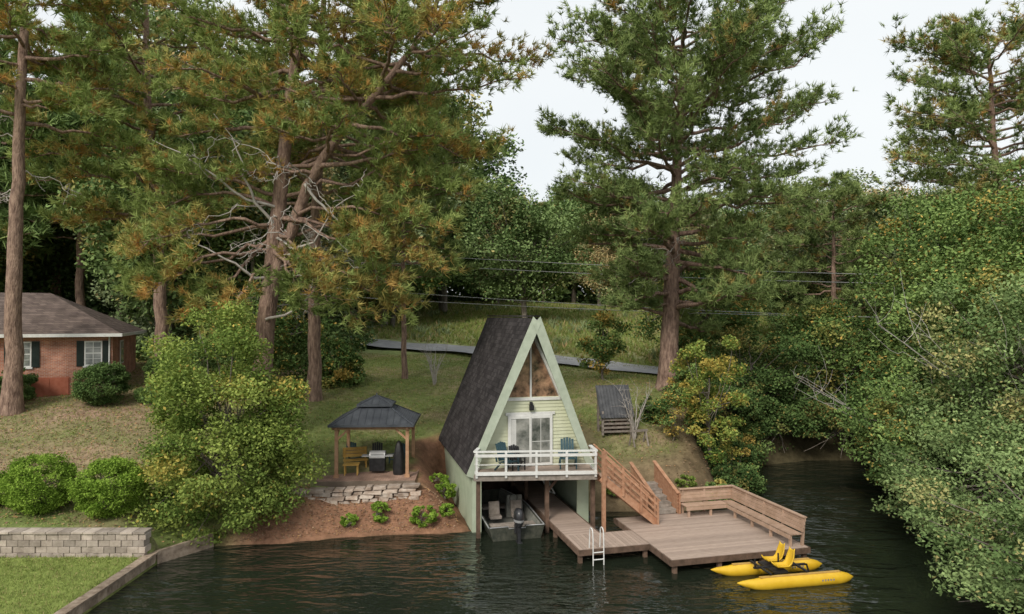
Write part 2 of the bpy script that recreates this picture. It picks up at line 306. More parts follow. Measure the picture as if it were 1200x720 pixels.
# ------------------------------------------------------------------ trees
def col(n,tone,sp,aut): 
    c=np.zeros((n,3)); c[:,0]=np.clip(tone+rng.normal(size=n)*sp,0,1); c[:,1]=np.clip(aut,0,1); return c
def path(P,n=24,j=0):
    P=np.asarray(P,float); s=np.concatenate([[0],np.cumsum(np.linalg.norm(np.diff(P,axis=0),axis=1))]); t=np.linspace(0,s[-1],n)
    Q=np.stack([np.interp(t,s,P[:,k]) for k in range(3)],1)
    for _ in range(3): Q[1:-1]=(Q[:-2]+2*Q[1:-1]+Q[2:])/4
    if j: Q[1:-1]+=rng.normal(size=(n-2,3))*j
    return Q
class Pine:
    def __init__(s,sc=1,orange=.1,nd=12,nl=.36,nw=.05,dens=1): s.B=MB(); s.C=[];s.D=[];s.K=[]; s.o=orange; s.nd=nd; s.nl=nl; s.nw=nw; s.dens=dens
    def trunk(s,P,r0,r1,k=10):
        Q=path(P,26,.03); s.B.tube(Q,np.linspace(r0,r1,26)**1.0*np.concatenate([[1.35,1.12],np.ones(24)]),k,0); return Q
    def limb(s,p0,end,r,bare=.3,tw=1.0,tufts=8,lift=.4,orange=None):
        p0=np.array(p0,float); end=np.array(end,float); L=np.linalg.norm(end-p0); o=s.o if orange is None else orange
        mid=(p0+end)/2+rng.normal(size=3)*L*.06; mid[2]+=-L*.05*lift
        Q=path([p0,mid,end],9,L*.018); s.B.tube(Q,np.linspace(r,.018,9),5,0)
        nt_=max(4,int(L*3.0*s.dens)); h=nrm(end-p0)
        ot=rng.random()
        for k in range(nt_):
            t=bare+(1-bare)*(k+rng.random())/nt_; i=t*8; a=Q[int(min(i,7))]; b=Q[int(min(i,7))+1]; p=a+(b-a)*(i-int(min(i,7)))
            side=1 if k%2 else -1
            lat=nrm(np.cross(h,[0,0,1]))*side
            d=nrm(h*rng.uniform(.3,.9)+lat*rng.uniform(.3,1)+np.array([0,0,rng.uniform(-.15,.7)]))
            l=tw*rng.uniform(.5,1.2)*(.5+min(L,6)*.16)*(1.25-.5*t)
            e=p+d*l+np.array([0,0,.12*l]); m=(p+e)/2-np.array([0,0,.06*l])
            s.B.tube(np.array([p,m,e]),[.02,.014,.006],3,0)
            n=tufts; tt=rng.uniform(.25,1.05,n); c=p+(e-p)*tt[:,None]+rng.normal(size=(n,3))*.16*l*(.5+tt[:,None]*.5)
            s.C.append(c); s.D.append(np.tile(nrm(d+np.array([0,0,.5])),(n,1)))
            tn=rng.uniform(.25,.95); isor=rng.random()<(o*(1.6 if ot<.4 else .6))
            aut=np.where(tt<.65,rng.uniform(.3,.95,n)*isor, rng.uniform(0,.45,n)*isor)
            s.K.append(col(n,tn,.13,aut))
    def crown(s,Q,h0,prof,n,up=.25,asym=None,rl=.1,minbare=.25,tw=1.0,tufts=8):
        z=Q[:,2]; ga=rng.uniform(0,6)
        for k in range(n):
            h=h0+(z[-1]-.2-h0)*((k+rng.random())/n)**.93
            p=np.array([np.interp(h,z,Q[:,0]),np.interp(h,z,Q[:,1]),h]); ga+=2.4+rng.normal()*.5
            R=np.interp(h,prof[0],prof[1])*rng.uniform(.55,1.06)
            if asym is not None: R*=1+asym[0]*math.cos(ga-asym[1])
            t=(h-h0)/(z[-1]-h0); u=up*(t*1.8-.35)*R+rng.normal()*.12*R
            e=p+np.array([math.cos(ga)*R,math.sin(ga)*R,u]); s.limb(p,e,rl*(1-.6*t)*min(1,R/5)+.02,bare=max(minbare,.5-.5*t)*rng.uniform(.6,1.1),tw=tw,tufts=tufts)
    def dead(s,P,r): s.B.tube(path(P,10,.07),np.linspace(r,.012,10),5,2)
    def done(s,name,mat,inst=False):
        C=np.concatenate(s.C); D=np.concatenate(s.D); K=np.concatenate(s.K)
        s.B.needles(C,D,s.nl,s.nd,s.nw,1,K)
        me=s.B.mesh(name,[M['bark'],mat,M['dead']])
        return me if inst else new_obj(name,me)
def deadset(p,Q,n,z0,z1,L):
    for _ in range(n):
        h=rng.uniform(z0,z1); a=rng.uniform(0,6.28); x=np.array([np.interp(h,Q[:,2],Q[:,0]),np.interp(h,Q[:,2],Q[:,1]),h]); l=L*rng.uniform(.4,1)
        e=x+np.array([math.cos(a)*l,math.sin(a)*l,-rng.uniform(0,.4)*l]); mid=(x+e)/2+np.array([0,0,.15*l]); p.dead([x,mid,e],.04)
        for _ in range(3):
            q=x+(e-x)*rng.uniform(.4,.9); p.dead([q,q+rng.normal(size=3)*l*.12,q+rng.normal(size=3)*l*.22+np.array([0,0,-.1*l])],.015)

# main right pine
p=Pine(orange=.05,nd=13,nl=.40,nw=.052,dens=1.05)
gz=T1(9.1,40)
Q=p.trunk([(9.1,40,gz-.3),(9.3,40,9),(9.6,40.1,15),(9.9,40.1,20),(10.1,40,26.0)],.60,.08)
p.crown(Q,8.5,([8,11,14,17.5,20,23,25,26.2],[4.4,5.6,7.4,9.1,8.9,8.2,7.0,5.4]),92,up=.3,rl=.17,tw=1.2,tufts=9)
deadset(p,Q,14,8,15,4)
p.done('pine_tree',M['needle'])

# left group: forked pine
p=Pine(orange=.46,nd=13,nl=.38,nw=.052,dens=1.05)
Q=p.trunk([(-12.2,33,2.8),(-12.05,33,6.7),(-11.3,33,13.7),(-10.8,33,19.1),(-10.2,33,24),(-9.8,33,30)],.52,.10)
Q2=p.trunk([(-11.75,33,10.2),(-10.5,32.7,13.1),(-9.4,32.4,15.8),(-8.0,32.2,17.5),(-5.8,32.0,19.9),(-3.6,32,23),(-3,32,26)],.32,.07,8)
p.crown(Q,17.5,([17,19,22,26,30],[5,6.5,7,5.5,2]),32,up=.3,rl=.14,tw=1.1)
p.crown(Q2,15.5,([15,17,20,23,26],[5,6.6,7.2,6.6,4]),44,up=.15,rl=.12,tw=1.15)
for (z,e) in [(12.5,(-17.3,31.5,10.3)),(12,(-16.2,30,9.6)),(11.8,(-7.0,31,8.6)),(12.8,(-3.6,31.2,11.0)),(12,(-8.8,30,8.8)),(13.5,(-5.3,30.4,10.0)),(14,(-17.6,32.5,13.6)),(14.6,(-16.4,31,15.5)),(14.5,(-2.0,31,14.2)),(15.4,(-.8,32.2,16.4)),(13,(-8.0,29.6,9.4)),(13.6,(-6.2,29.6,11.6)),(13.2,(-16.4,30,11.6)),(12.2,(-5.0,31.6,8.9)),(12.6,(-14.6,31,9.0)),(13.4,(-3.2,30.6,12.6)),(13,(-18.4,32.5,11.8)),(11.5,(-12.8,30.4,7.9))]:
    x=np.array([np.interp(z,Q[:,2],Q[:,0]),33,z]); p.limb(x,e,.11,bare=.5,tw=1.2,tufts=11,lift=-2.2)
deadset(p,Q,10,9,17,4.5); deadset(p,Q2,6,11,18,4)
for P_ in ([(-11.9,32.8,10.6),(-13.0,32,10.8),(-13.8,31.2,12.0),(-14.6,31,12.3),(-15.3,31,11.6)],[(-11.5,32.8,12.6),(-10.0,32,11.6),(-8.6,31.4,12.4),(-8.2,31.2,14.0),(-6.9,31,14.4)],[(-11.8,32.7,8.6),(-10.4,31.6,8.9),(-9.2,31,9.4),(-8.8,31,11.0),(-9.2,30.8,12.2)],[(-11.3,32.8,14.0),(-12.8,31.5,14.4),(-14.4,31,16.0),(-16.4,31,16.8)],[(-9.8,32.2,15),(-8.8,31.4,13.6),(-7.5,31.2,13.2),(-6.6,31,11.4)],[(-11.4,32.7,13.2),(-12.6,31.4,15),(-12.4,31,16.6),(-13.6,31,18)]):
    p.dead(P_,.085)
    for _ in range(4):
        q=np.array(P_[rng.integers(2,len(P_))]); p.dead([q,q+rng.normal(size=3)*.5,q+rng.normal(size=3)*.9],.022)
p.done('pine_tree',M['needleL'])
# far-left trunk pine
p=Pine(orange=.26,nd=12,nl=.42,nw=.06)
Q=p.trunk([(-25.6,35,3.6),(-25.5,35,12),(-25.2,35,22),(-25,35,31)],.46,.1)
p.crown(Q,18.5,([17,22,26,31],[4.5,6.5,6,2]),34,rl=.12); deadset(p,Q,6,14,20,3)
p.limb((-25.3,35,20),(-20,33,18.5),.1,lift=-1); p.done('pine_tree',M['needleL'])
p=Pine(orange=.3,nd=12,nl=.42,nw=.06,dens=1.0)
Q=p.trunk([(-20.9,41,4),(-21.3,41,14),(-22,41,22),(-22.3,41,31)],.42,.1)
p.crown(Q,14.5,([13,17,22,26,31],[4,6.5,7.5,6,2]),44,rl=.12,tw=1.1)
for e in [(-25.5,38,14.2),(-18,38.5,13),(-24,37,17),(-18.5,37.5,17)]: p.limb((-21.3,41,15.2),e,.1,lift=-1,tufts=10)
p.done('pine_tree',M['needleL'])
p=Pine(orange=.18,nd=12,nl=.42,nw=.06,dens=1.0)
Q=p.trunk([(-11.6,40,3.6),(-11.5,40,14),(-11.2,40,22),(-11,40,32)],.40,.1)
p.crown(Q,15,([13,18,22,27,32],[4,6.5,7.5,6,2]),46,rl=.12,tw=1.1); deadset(p,Q,8,9,15,3)
p.done('pine_tree',M['needleL'])
p=Pine(orange=.12,nd=12,nl=.44,nw=.065)
Q=p.trunk([(-7.4,47,4),(-7.5,47,14),(-7.4,47,22),(-7.2,47,26)],.2,.06)
p.crown(Q,11,([10,15,19,23,27],[3.8,6,6.4,5,1.5]),50,rl=.1,tw=1.15)
p.done('pine_tree',M['needle'])
# right top pine
p=Pine(orange=.2,nd=12,nl=.44,nw=.06)
Q=p.trunk([(33,46,3),(33,46,14),(32.5,46,22),(32.2,46,27.5)],.4,.1)
p.crown(Q,12,([12,18,22,26,27.5],[4.5,7,7.8,5.5,3]),70,rl=.12,tw=1.25)
p.done('pine_tree',M['needle'])
p=Pine(orange=.12,nd=12,nl=.46,nw=.07)
Q=p.trunk([(28.3,60,4),(28.3,60,12),(28.3,60,21)],.3,.06)
p.crown(Q,8,([8,13,18,21],[4,5.5,4.5,1.5]),46,rl=.1,tw=1.2)
p.done('pine_tree',M['needle'])

def broad(name,basep,cc,rad,ncl,nl,leaf,cr,mat,tone=.5,aut=.05,trunk=.18,inst=False,hollow=.45,flat=.35,limbs=.35,wl=.55,bark='bark2'):
    B=MB(); basep=np.array(basep,float); cc=np.array(cc,float); rad=np.array(rad,float)
    d=nrm(rng.normal(size=(ncl,3))); ph=rng.uniform(0,6.28,6)
    lump=1+.13*np.sin(d[:,0]*3.1+ph[0])+.12*np.sin(d[:,1]*3.7+ph[1])+.12*np.sin(d[:,2]*4.3+ph[2])+rng.normal(size=ncl)*.06
    if hollow>.75: lump=1+rng.normal(size=ncl)*.03
    r=(hollow+(1-hollow)*rng.random(ncl)**.6)*lump
    C=cc+d*r[:,None]*rad
    top=cc+np.array([0,0,rad[2]*.3])
    if trunk>0:
        TQ=path([basep,basep*.5+cc*.5+rng.normal(size=3)*.2*np.array([1,1,0]),top],12,.03); B.tube(TQ,np.linspace(trunk,trunk*.3,12),8,0)
        for k in range(int(ncl*limbs)):
            q=TQ[rng.integers(3,11)]; e=C[k]; mid=(q+e)/2+np.array([0,0,-.08])*np.linalg.norm(e-q)+rng.normal(size=3)*.15
            B.tube(path([q,mid,e],7,.03),np.linspace(trunk*.3,.012,7),4,0)
    ct=np.clip(tone+rng.normal(size=ncl)*.2,0,1); ca=np.where(rng.random(ncl)<aut*1.5,rng.uniform(.3,1,ncl),0)
    crr=cr*rng.uniform(.6,1.25,ncl)
    idx=rng.choice(ncl,size=ncl*nl,p=crr**2/np.sum(crr**2))
    g=rng.normal(size=(ncl*nl,3)); g=nrm(g)*(rng.random((ncl*nl,1))**.45)*np.array([1,1,.68])
    L=C[idx]+g*crr[idx][:,None]
    K=col(len(L),0,.0,0); K[:,0]=np.clip(ct[idx]+rng.normal(size=len(L))*.16,0,1); K[:,1]=np.clip(ca[idx]*rng.uniform(.3,1.2,len(L))+(rng.random(len(L))<aut*.6)*.8,0,1)
    keep=L[:,2]>basep[2]-.3
    B.leaves(L[keep],leaf,wl,1,K[keep],flat=flat)
    me=B.mesh(name,[M[bark],mat])
    return me if inst else new_obj(name,me)

# big shrub at the water edge
broad('waterside_shrub',(-11.2,27.1,.45),(-11.3,27.0,3.85),(3.05,2.8,3.95),185,400,.14,.8,M['leafY'],.45,.03,.14,hollow=.5)
# hedges and shrubs
def shrub(name,x,y,r,h,mat,n=60,nl=260,leaf=.08,tone=.5,aut=0,sx=1):
    z=T1(x,y); broad(name,(x,y,z),(x,y,z+h*.5),(r*.86*sx,r*.86,h*.47),n,nl,leaf,r*.26,mat,tone,aut,.04,hollow=.8)
shrub('boxwood_shrub',-17.7,25.6,1.2,2.1,M['hedge'],150,200); shrub('boxwood_shrub',-15.0,25.6,1.2,2.05,M['hedge'],150,200,sx=1.15)
shrub('boxwood_shrub',-19.7,25.7,.9,1.2,M['hedge'])
shrub('round_shrub',-22.0,36.6,1.35,2.3,M['leafD'],130,200,.09,.55); shrub('round_shrub',-26.4,36.4,1.0,1.9,M['leafD'],90,200,.09,.55)
shrub('round_shrub',-20.1,37.4,.6,.9,M['leafG'],50,160)
shrub('round_shrub',-20.9,40.5,.9,1.8,M['leafD'],50,160)
for x,y,r,h in [(-5.4,28.0,.45,.75),(-3.6,28.0,.55,.8),(-6.6,27.7,.35,.5),(-3.4,31.5,.5,.7),(-3.0,30.6,.5,.8),(-3.1,33.2,.5,.7),(4.6,31.4,.35,.5),(8.1,31.8,.5,.6),(-2.7,28.4,.35,.5)]:
    shrub('bank_plant',x,y,r,h,M['hedge'] if x<0 else M['leafY'],24,90,.11,.5)
for x,y,r,h,mt in [(9.6,32.0,.7,.9,'leafG'),(10.9,33.6,1.2,1.7,'leafD'),(11.2,35.4,1.4,2.4,'leafG'),(11.8,37.4,1.5,2.6,'leafD'),(10.2,36.3,1.4,2.4,'leafD'),(13.4,39.8,1.5,2.0,'leafG'),(9.9,38.2,1.2,2.0,'leafG'),(7.6,36.4,.8,1.1,'leafD')]:
    z=T1(x,y); broad('shoreline_shrub',(x,y,z-.3),(x,y,z+h*.45),(r,r,h*.6),50,170,.14,r*.36,M[mt],.5,.08,.05,hollow=.5)
# yellow tree right of stairs
broad('sapling_tree',(9.7,33.4,2),(9.6,33.3,4.9),(1.7,1.7,2.8),60,160,.15,.48,M['leafY'],.4,.22,.09,hollow=.4)
broad('sapling_tree',(8.1,34.5,2.2),(8.0,34.3,4.0),(1.1,1.1,1.4),24,110,.13,.45,M['leafG'],.5,.3,.05,hollow=.3)
# right bank
RB=[((18.5,24.5,1),(17.4,25,2.4),(3.3,3.6,2.9),110,320,.14,.9,'leafP',.4),
((17.5,18,1),(15.2,18.6,2.2),(2.8,3.6,2.6),100,320,.13,.8,'leafP',.45),
((20,31,1.4),(18.6,30.6,3.2),(3.5,3.6,3.2),110,290,.16,.9,'leafG',.5),
((22,27,2),(21.2,27,6.2),(4.2,4.2,4.6),150,290,.16,1.0,'leafP',.35),
((25.5,32,2.5),(25,32,9.5),(5.6,5,5.8),170,280,.19,1.2,'leafG',.6),
((27,41,3),(26,40,9.5),(6,5,7),170,260,.21,1.3,'leafG',.45),
((21,44.5,3),(20.5,44,5.6),(4.5,3.6,3.8),110,240,.21,1.1,'leafG',.35),
((14.3,42.3,3),(14.6,41.6,5.0),(3.2,2.6,3.0),90,240,.18,.9,'leafD',.6),
((12.3,39.5,2),(12.4,39.3,3.6),(1.9,2.0,2.4),60,200,.16,.7,'leafD',.7),
((22.5,37,2),(22,37,4.0),(3.6,4.0,3.8),110,240,.19,1.0,'leafG',.4),
((20,40.6,2),(19.8,40.4,2.0),(3.6,2.0,2.0),60,220,.18,.8,'leafD',.6),
((16,41.6,2),(16,40.9,1.8),(3,1.6,1.8),50,220,.18,.8,'leafD',.6),
((31,36,3),(31,36,10),(5,5,7),120,240,.22,1.3,'leafP',.5)]
for r in RB: broad('bank_tree',r[0],r[1],r[2],r[3],r[4],r[5],r[6],M[r[7]],r[8],.06,.14,hollow=.4,limbs=.5)
# mid field trees
broad('broadleaf_tree',(1.5,76,7),(1.5,76,16.8),(7.2,6,6.8),150,200,.36,1.8,M['leafP'],.35,.03,.35,hollow=.4)
broad('broadleaf_tree',(-13,74,6.5),(-13,74,16),(5.5,5,6.5),110,200,.36,1.7,M['leafG'],.5,.08,.3)
broad('broadleaf_tree',(6.0,45,4.2),(6.0,45,7.2),(1.5,1.5,2.1),34,150,.19,.6,M['leafG'],.35,.1,.10)
broad('broadleaf_tree',(15.5,55,4.5),(15.5,55,9.6),(4.2,4,4.6),110,200,.26,1.2,M['leafG'],.35,.12,.2)
broad('understory_tree',(-15.5,43,4.2),(-15.5,43,7.4),(3.6,3.0,3.4),90,200,.2,1.0,M['leafG'],.3,.08,.16)
broad('understory_tree',(-11.2,44,4.4),(-11.2,44,5.4),(1.8,1.6,1.5),50,180,.2,.6,M['leafG'],.3,.1,.10)
broad('understory_tree',(-18.2,38.0,3.9),(-18.2,38,5.4),(1.6,1.4,1.9),50,200,.15,.6,M['leafD'],.7,.1,.08)

# forest instances
prot=[]
for k,(mt,au,tn) in enumerate([('far',.05,.45),('far',.12,.6),('farD',.05,.5),('farD',.05,.3),('far',.5,.5)]):
    prot.append(broad('forest_proto',(0,0,0),(0,0,8.4+.6*(k%2)),(4.3,4.3,6.6),120,230,.29,1.6,M[mt],tn,au,.3,inst=True,hollow=.45,limbs=.25))
pp=[]
for k in range(2):
    p=Pine(orange=.12,nd=9,nl=.55,nw=.10,dens=.9); Q=p.trunk([(0,0,-.5),(.2,0,8),(0,.2,17)],.26,.05,7)
    p.crown(Q,5.5,([5,8,12,17],[3,4.4,3.8,1]),36,rl=.09); pp.append(p.done('forest_pine_proto',M['farD'],True))
def forest(name,pts):
    E=empty(name)
    for x,y,s,kind in pts:
        me=pp[rng.integers(2)] if kind=='p' else prot[kind if isinstance(kind,int) else rng.integers(4)]
        o=new_obj('tree',me,E); o.location=(x,y,T1(x,y)-.2); o.rotation_euler=(0,0,rng.uniform(0,6.28)); k=rng.uniform(.9,1.12); o.scale=(s*k,s*k,s*rng.uniform(.92,1.1))
pts=[]
for x in np.arange(-62,-13,4.6): pts.append((x+rng.uniform(-1.5,1.5),rng.uniform(51,57),rng.uniform(1.15,1.5),rng.choice(['b','b','p'])))
for x in np.arange(-80,-14,5): pts.append((x+rng.uniform(-1.5,1.5),rng.uniform(60,64) if x<-24 else rng.uniform(74,80),rng.uniform(1.5,1.95),rng.choice(['b','p'])))
for x in np.arange(-100,-4,6.5): pts.append((x+rng.uniform(-2,2),rng.uniform(86,94),rng.uniform(1.7,2.1),rng.choice(['b','b','p'])))
forest('forest_trees',pts)
pts=[]
for x in np.arange(-12,140,5.4): pts.append((x+rng.uniform(-2,2),rng.uniform(97,103),rng.uniform(.8,1.15),rng.choice(['b','b','b','p'])))
for x in np.arange(-20,150,7): pts.append((x+rng.uniform(-2,2),rng.uniform(110,120),rng.uniform(1.1,1.35),'b'))
for x in np.arange(30,110,5.5): pts.append((x+rng.uniform(-2,2),rng.uniform(62,82),rng.uniform(.9,1.15),'b'))
pts+= [(44,82,1.1,4),(40,78,.8,4),(-2,95,1.0,4),(12,94,.9,4),(26,92,.95,1)]
for x in np.arange(22,36,5): pts.append((x,rng.uniform(66,74),rng.uniform(.6,.75),'b'))
forest('distant_trees',pts)
pts=[(x+rng.uniform(-3,3),-95+rng.uniform(-6,6),rng.uniform(1.1,1.6),4 if rng.random()<.4 else 'b') for x in np.arange(-110,111,10)]
forest('opposite_shore_trees',pts)

def scatter(name,n,region,mat,L,wfac,kind,cond=None,tone=.5,aut=.2,zoff=.02,sz=None):
    x0,x1,y0,y1=region; P=np.column_stack([rng.uniform(x0,x1,n),rng.uniform(y0,y1,n)]); D=sdist(P)
    k=D>.25
    if cond is not None: k&=cond(P,D)
    P=P[k]; z=T(P); C=np.column_stack([P,z+zoff]); B=MB()
    if kind=='leaf': B.leaves(C,L,wfac,0,col(len(C),tone,.25,(rng.random(len(C))<aut)*.8),flat=3)
    else:
        Dn=np.tile([0,0,1.],(len(C),1)); B.needles(C,Dn,L,kind,wfac,0,col(len(C),tone,.25,(rng.random(len(C))<aut)*rng.uniform(.3,1,len(C))),spread=.4)
    B.obj(name,[mat])
foot=lambda P: ((P-np.array([OX,OY]))@Rv, (P-np.array([OX,OY]))@Bv)
def nothouse(P,D):
    u,v=foot(P); return ~((np.abs(u)<2.9)&(v>-1)&(v<8.2)) & ~((P[:,0]>-8.6)&(P[:,0]<-3.9)&(P[:,1]>29.1)&(P[:,1]<34))
def onlawnleaf(P,D):
    return nothouse(P,D)&(rng.random(len(P))<.10+.65*sstep(-10,-17,P[:,0])+.3*sstep(3,6,P[:,0]))&~((P[:,0]<-12.3)&(P[:,1]<24.5))
scatter('leaf_litter',60000,(-36,12,24.4,50),M['straw'],.11,.6,'leaf',onlawnleaf,.5,.3,.03)
scatter('leaf_litter',6000,(-11,-1,26,29.4),M['straw'],.09,.6,'leaf',nothouse,.35,.3,.03)
scatter('lawn_grass',75000,(-36,14,24.4,58),M['grass'],.10,.03,3,lambda P,D:nothouse(P,D)&(D>2.4),.5,.3,0)
scatter('lawn_grass',16000,(-22,-12.7,16,23.9),M['grass'],.07,.02,4,None,.6,.15,0)
def roadfree(P,D):
    yr=np.interp(P[:,0],[-70,-40,-22,-9.5,0,11,18,27,40,70],[74,70,67,63,57.5,52,48.6,46,45,46]); return P[:,1]>yr+3.4
scatter('field_grass',50000,(-40,60,48,98),M['grass'],.45,.10,4,roadfree,.65,.35,0)
def fieldclump(P,D): return roadfree(P,D)&(fbm(P,.25,4)>.35)
scatter('field_weeds',3000,(-30,50,54,90),M['far'],.8,.22,6,fieldclump,.7,.25,0)
# undergrowth
B=MB(); n=55000; P=np.column_stack([rng.uniform(-60,-13,n),rng.uniform(49,66,n)]); z=T(P); f=fbm(P,.6,11)
C=np.column_stack([P,z+rng.random(n)**1.4*(1.6+1.2*f).clip(.3)]); B.leaves(C,.34,.55,0,col(n,.4,.2,(rng.random(n)<.08)*.8)); B.obj('forest_undergrowth',[M['farD']])
B=MB(); n=60000; P=np.column_stack([rng.uniform(-110,150,n),rng.uniform(100,126,n)]); z=T(P); f=fbm(P,.3,12)
C=np.column_stack([P,z+rng.random(n)*(5.5+1.5*f)]); B.leaves(C,.9,.6,0,col(n,.35,.2,(rng.random(n)<.08)*.8)); B.obj('woodland_undergrowth',[M['farD']])
B=MB(); n=26000; P=np.column_stack([rng.uniform(-110,-12,n),rng.uniform(80,96,n)]); z=T(P)
C=np.column_stack([P,z+rng.random(n)*6]); B.leaves(C,.9,.6,0,col(n,.3,.2,0)); B.obj('woodland_undergrowth',[M['farD']])
B=MB(); n=24000; P=np.column_stack([rng.uniform(16,40,n),rng.uniform(14,44,n)]); D=sdist(P); P=P[D>.3]; n=len(P); z=T(P); C=np.column_stack([P,z+rng.random(n)**1.2*1.2]); B.leaves(C,.2,.5,0,col(n,.4,.2,0)); B.obj('bank_undergrowth',[M['leafG']])

# bare small trees
def bare(name,x,y,h,n=9,r0=.045,lean=(0,0)):
    B=MB(); z=T1(x,y); 
    for k in range(n):
        a=rng.uniform(0,6.28); r=h*rng.uniform(.2,.45); e=np.array([x+math.cos(a)*r+lean[0]*h,y+math.sin(a)*r+lean[1]*h,z+h*rng.uniform(.7,1)])
        Q=path([(x,y,z-.1),(x+math.cos(a)*r*.3,y+math.sin(a)*r*.3,z+h*.45),e],8,.03); B.tube(Q,np.linspace(r0,.008,8),4,0)
        for _ in range(6):
            q=Q[rng.integers(3,8)]; B.tube(path([q,q+rng.normal(size=3)*.1*h*.5,q+rng.normal(size=3)*.12*h+np.array([0,0,.12*h])],5),np.linspace(.012,.004,5),3,0)
    B.obj(name,[M['dead']])
bare('crepe_myrtle_tree',-5.2,45.5,2.6,12); bare('crepe_myrtle_tree',6.2,34.6,2.6,9); bare('crepe_myrtle_tree',-20.1,40,2.2)
bare('bare_twig_tree',19.6,33.6,6.5,9,.035,(-.5,-.1)); bare('bare_twig_tree',20.5,27.6,7,9,.03,(-.45,-.1))

# ------------------------------------------------------------------ A-frame boathouse
H=empty('a_frame_boathouse',(OX,OY,0),TH)
zr,zf=8.63,2.3; hw=2.62
def wv(z): return hw*(zr-z)/(zr-zf)
for s,nm in ((-1,'roof_left'),(1,'roof_right')):
    B=MB(); nrmv=np.array([s*(zr-zf),0,hw]); nrmv=nrmv/np.linalg.norm(nrmv)*.16
    q=[(0,-.9,zr),(s*hw,-.22,zf),(s*hw,8.0,zf),(0,8.0,zr)]
    if s>0: q=q[::-1]
    B.slab(q,nrmv,0); 
    o=B.obj(nm,[M['shingle']],H)
    B=MB(); q=[(s*.04,-.86,zr-.12),(s*(hw-.02),-.19,zf+.02),(s*(hw-.02),7.9,zf+.02),(s*.04,7.9,zr-.12)]
    B.slab(q,-nrmv*.25,0); B.obj('soffit',[M['gtrim']],H)
    B=MB(); a=np.array([0,-.94,zr+.06]); b_=np.array([s*hw,-.26,zf-.02]); d=nrm(b_-a); inn=np.array([-s*(zr-zf),0,-hw]); inn=inn/np.linalg.norm(inn)
    o1=nrmv*1.0
    B.hexa([a+o1,b_+o1,b_+inn*.16,a+inn*.16+np.array([0,0,-.2]),a+o1+(0,-.05,0),b_+o1+(0,-.05,0),b_+inn*.16+(0,-.05,0),a+inn*.16+(0,-.05,-.2)])
    B.obj('rake_trim',[M['gtrim']],H)
B=MB(); B.beam((0,-.9,zr+.14),(0,8,zr+.14),.3,.06); B.obj('ridge_cap',[M['shingle']],H)
# facade siding
B=MB(); z=2.5
while z<5.3:
    w0=wv(z)-.05; w1=wv(z+.14)-.05
    B.hexa([(-w0,-.035,z),(w0,-.035,z),(w0,.03,z),(-w0,.03,z),(-w1,-.008,z+.145),(w1,-.008,z+.145),(w1,.03,z+.145),(-w1,.03,z+.145)]); z+=.145
B.obj('facade_siding',[M['ysiding']],H)
B=MB(); wt=wv(5.3)-.06; B.add([(-wt,0.02,5.3),(wt,.02,5.3),(0,.02,zr-.15)],[(0,1,2)]); B.obj('gable_glass',[M['glassRefl']],H)
B=MB(); B.add([(-wv(2.3)+.1,7.6,2.3),(wv(2.3)-.1,7.6,2.3),(0,7.6,zr-.2)],[(0,1,2)]); B.obj('rear_wall',[M['gsiding']],H)
B=MB()
B.box((-wt,-.07,5.26),(wt,.0,5.38)); B.box((-.035,-.055,5.38),(.035,.005,7.9))
for s in (-1,1):
    B.beam((s*(wt-.02),-.05,5.36),(0.0,-.045,zr-.42),.10,.16,up=(0,1,0))
B.obj('gable_window_frame',[M['white']],H)
# door
B=MB(); B.box((-.99,-.10,2.55),(.93,-.04,4.66)); B.obj('door_frame',[M['white']],H,.01)
B=MB(); B.box((-.86,-.115,2.68),(-.09,-.103,4.52)); B.box((.03,-.115,2.68),(.80,-.103,4.52)); B.obj('door_glass',[M['glassD']],H)
B=MB(); 
B.box((-.055,-.135,2.62),(-.005,-.101,4.6)); B.box((.03,-.122,3.55),(.80,-.1165,3.57)); B.box((.40,-.122,2.7),(.42,-.1165,4.5)); B.box((-1.09,-.09,4.66),(1.03,-.04,4.78))
B.obj('door_mullions',[M['white']],H)
B=MB()
for k in range(5): B.box((-.85+k*.042,-.1215,2.7),(-.85+k*.042+.03,-.1155,4.5))
B.obj('door_blinds',[M['white']],H)
B=MB(); B.box((-.06,-.14,4.98),(.06,-.04,5.2)); B.box((-.09,-.24,4.86),(.09,-.08,5.08)); B.beam((0,-.16,5.08),(0,-.16,5.17),.1,.1); B.obj('wall_lantern',[M['black']],H,.01)
# lower walls
B=MB(); 
for s in (-1,):
    z=-.6
    while z<2.3:
        B.box((s*2.5,-.1,z),(s*2.5+.08,8,z+.2)); z+=.2
B.box((-2.5,-.16,-.6),(-2.12,-.10,2.45)); B.obj('left_lower_wall',[M['gsiding']],H)
B=MB(); B.box((2.0,-.15,-.6),(2.5,-.05,2.45)); B.box((2.42,-.05,-.6),(2.5,8,2.45)); B.obj('right_lower_wall',[M['gsiding']],H)
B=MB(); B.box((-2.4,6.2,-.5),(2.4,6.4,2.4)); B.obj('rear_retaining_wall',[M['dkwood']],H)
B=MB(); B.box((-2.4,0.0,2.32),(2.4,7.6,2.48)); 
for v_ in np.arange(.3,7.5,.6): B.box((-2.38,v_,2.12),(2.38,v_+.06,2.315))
B.obj('floor_joists',[M['dkwood']],H)
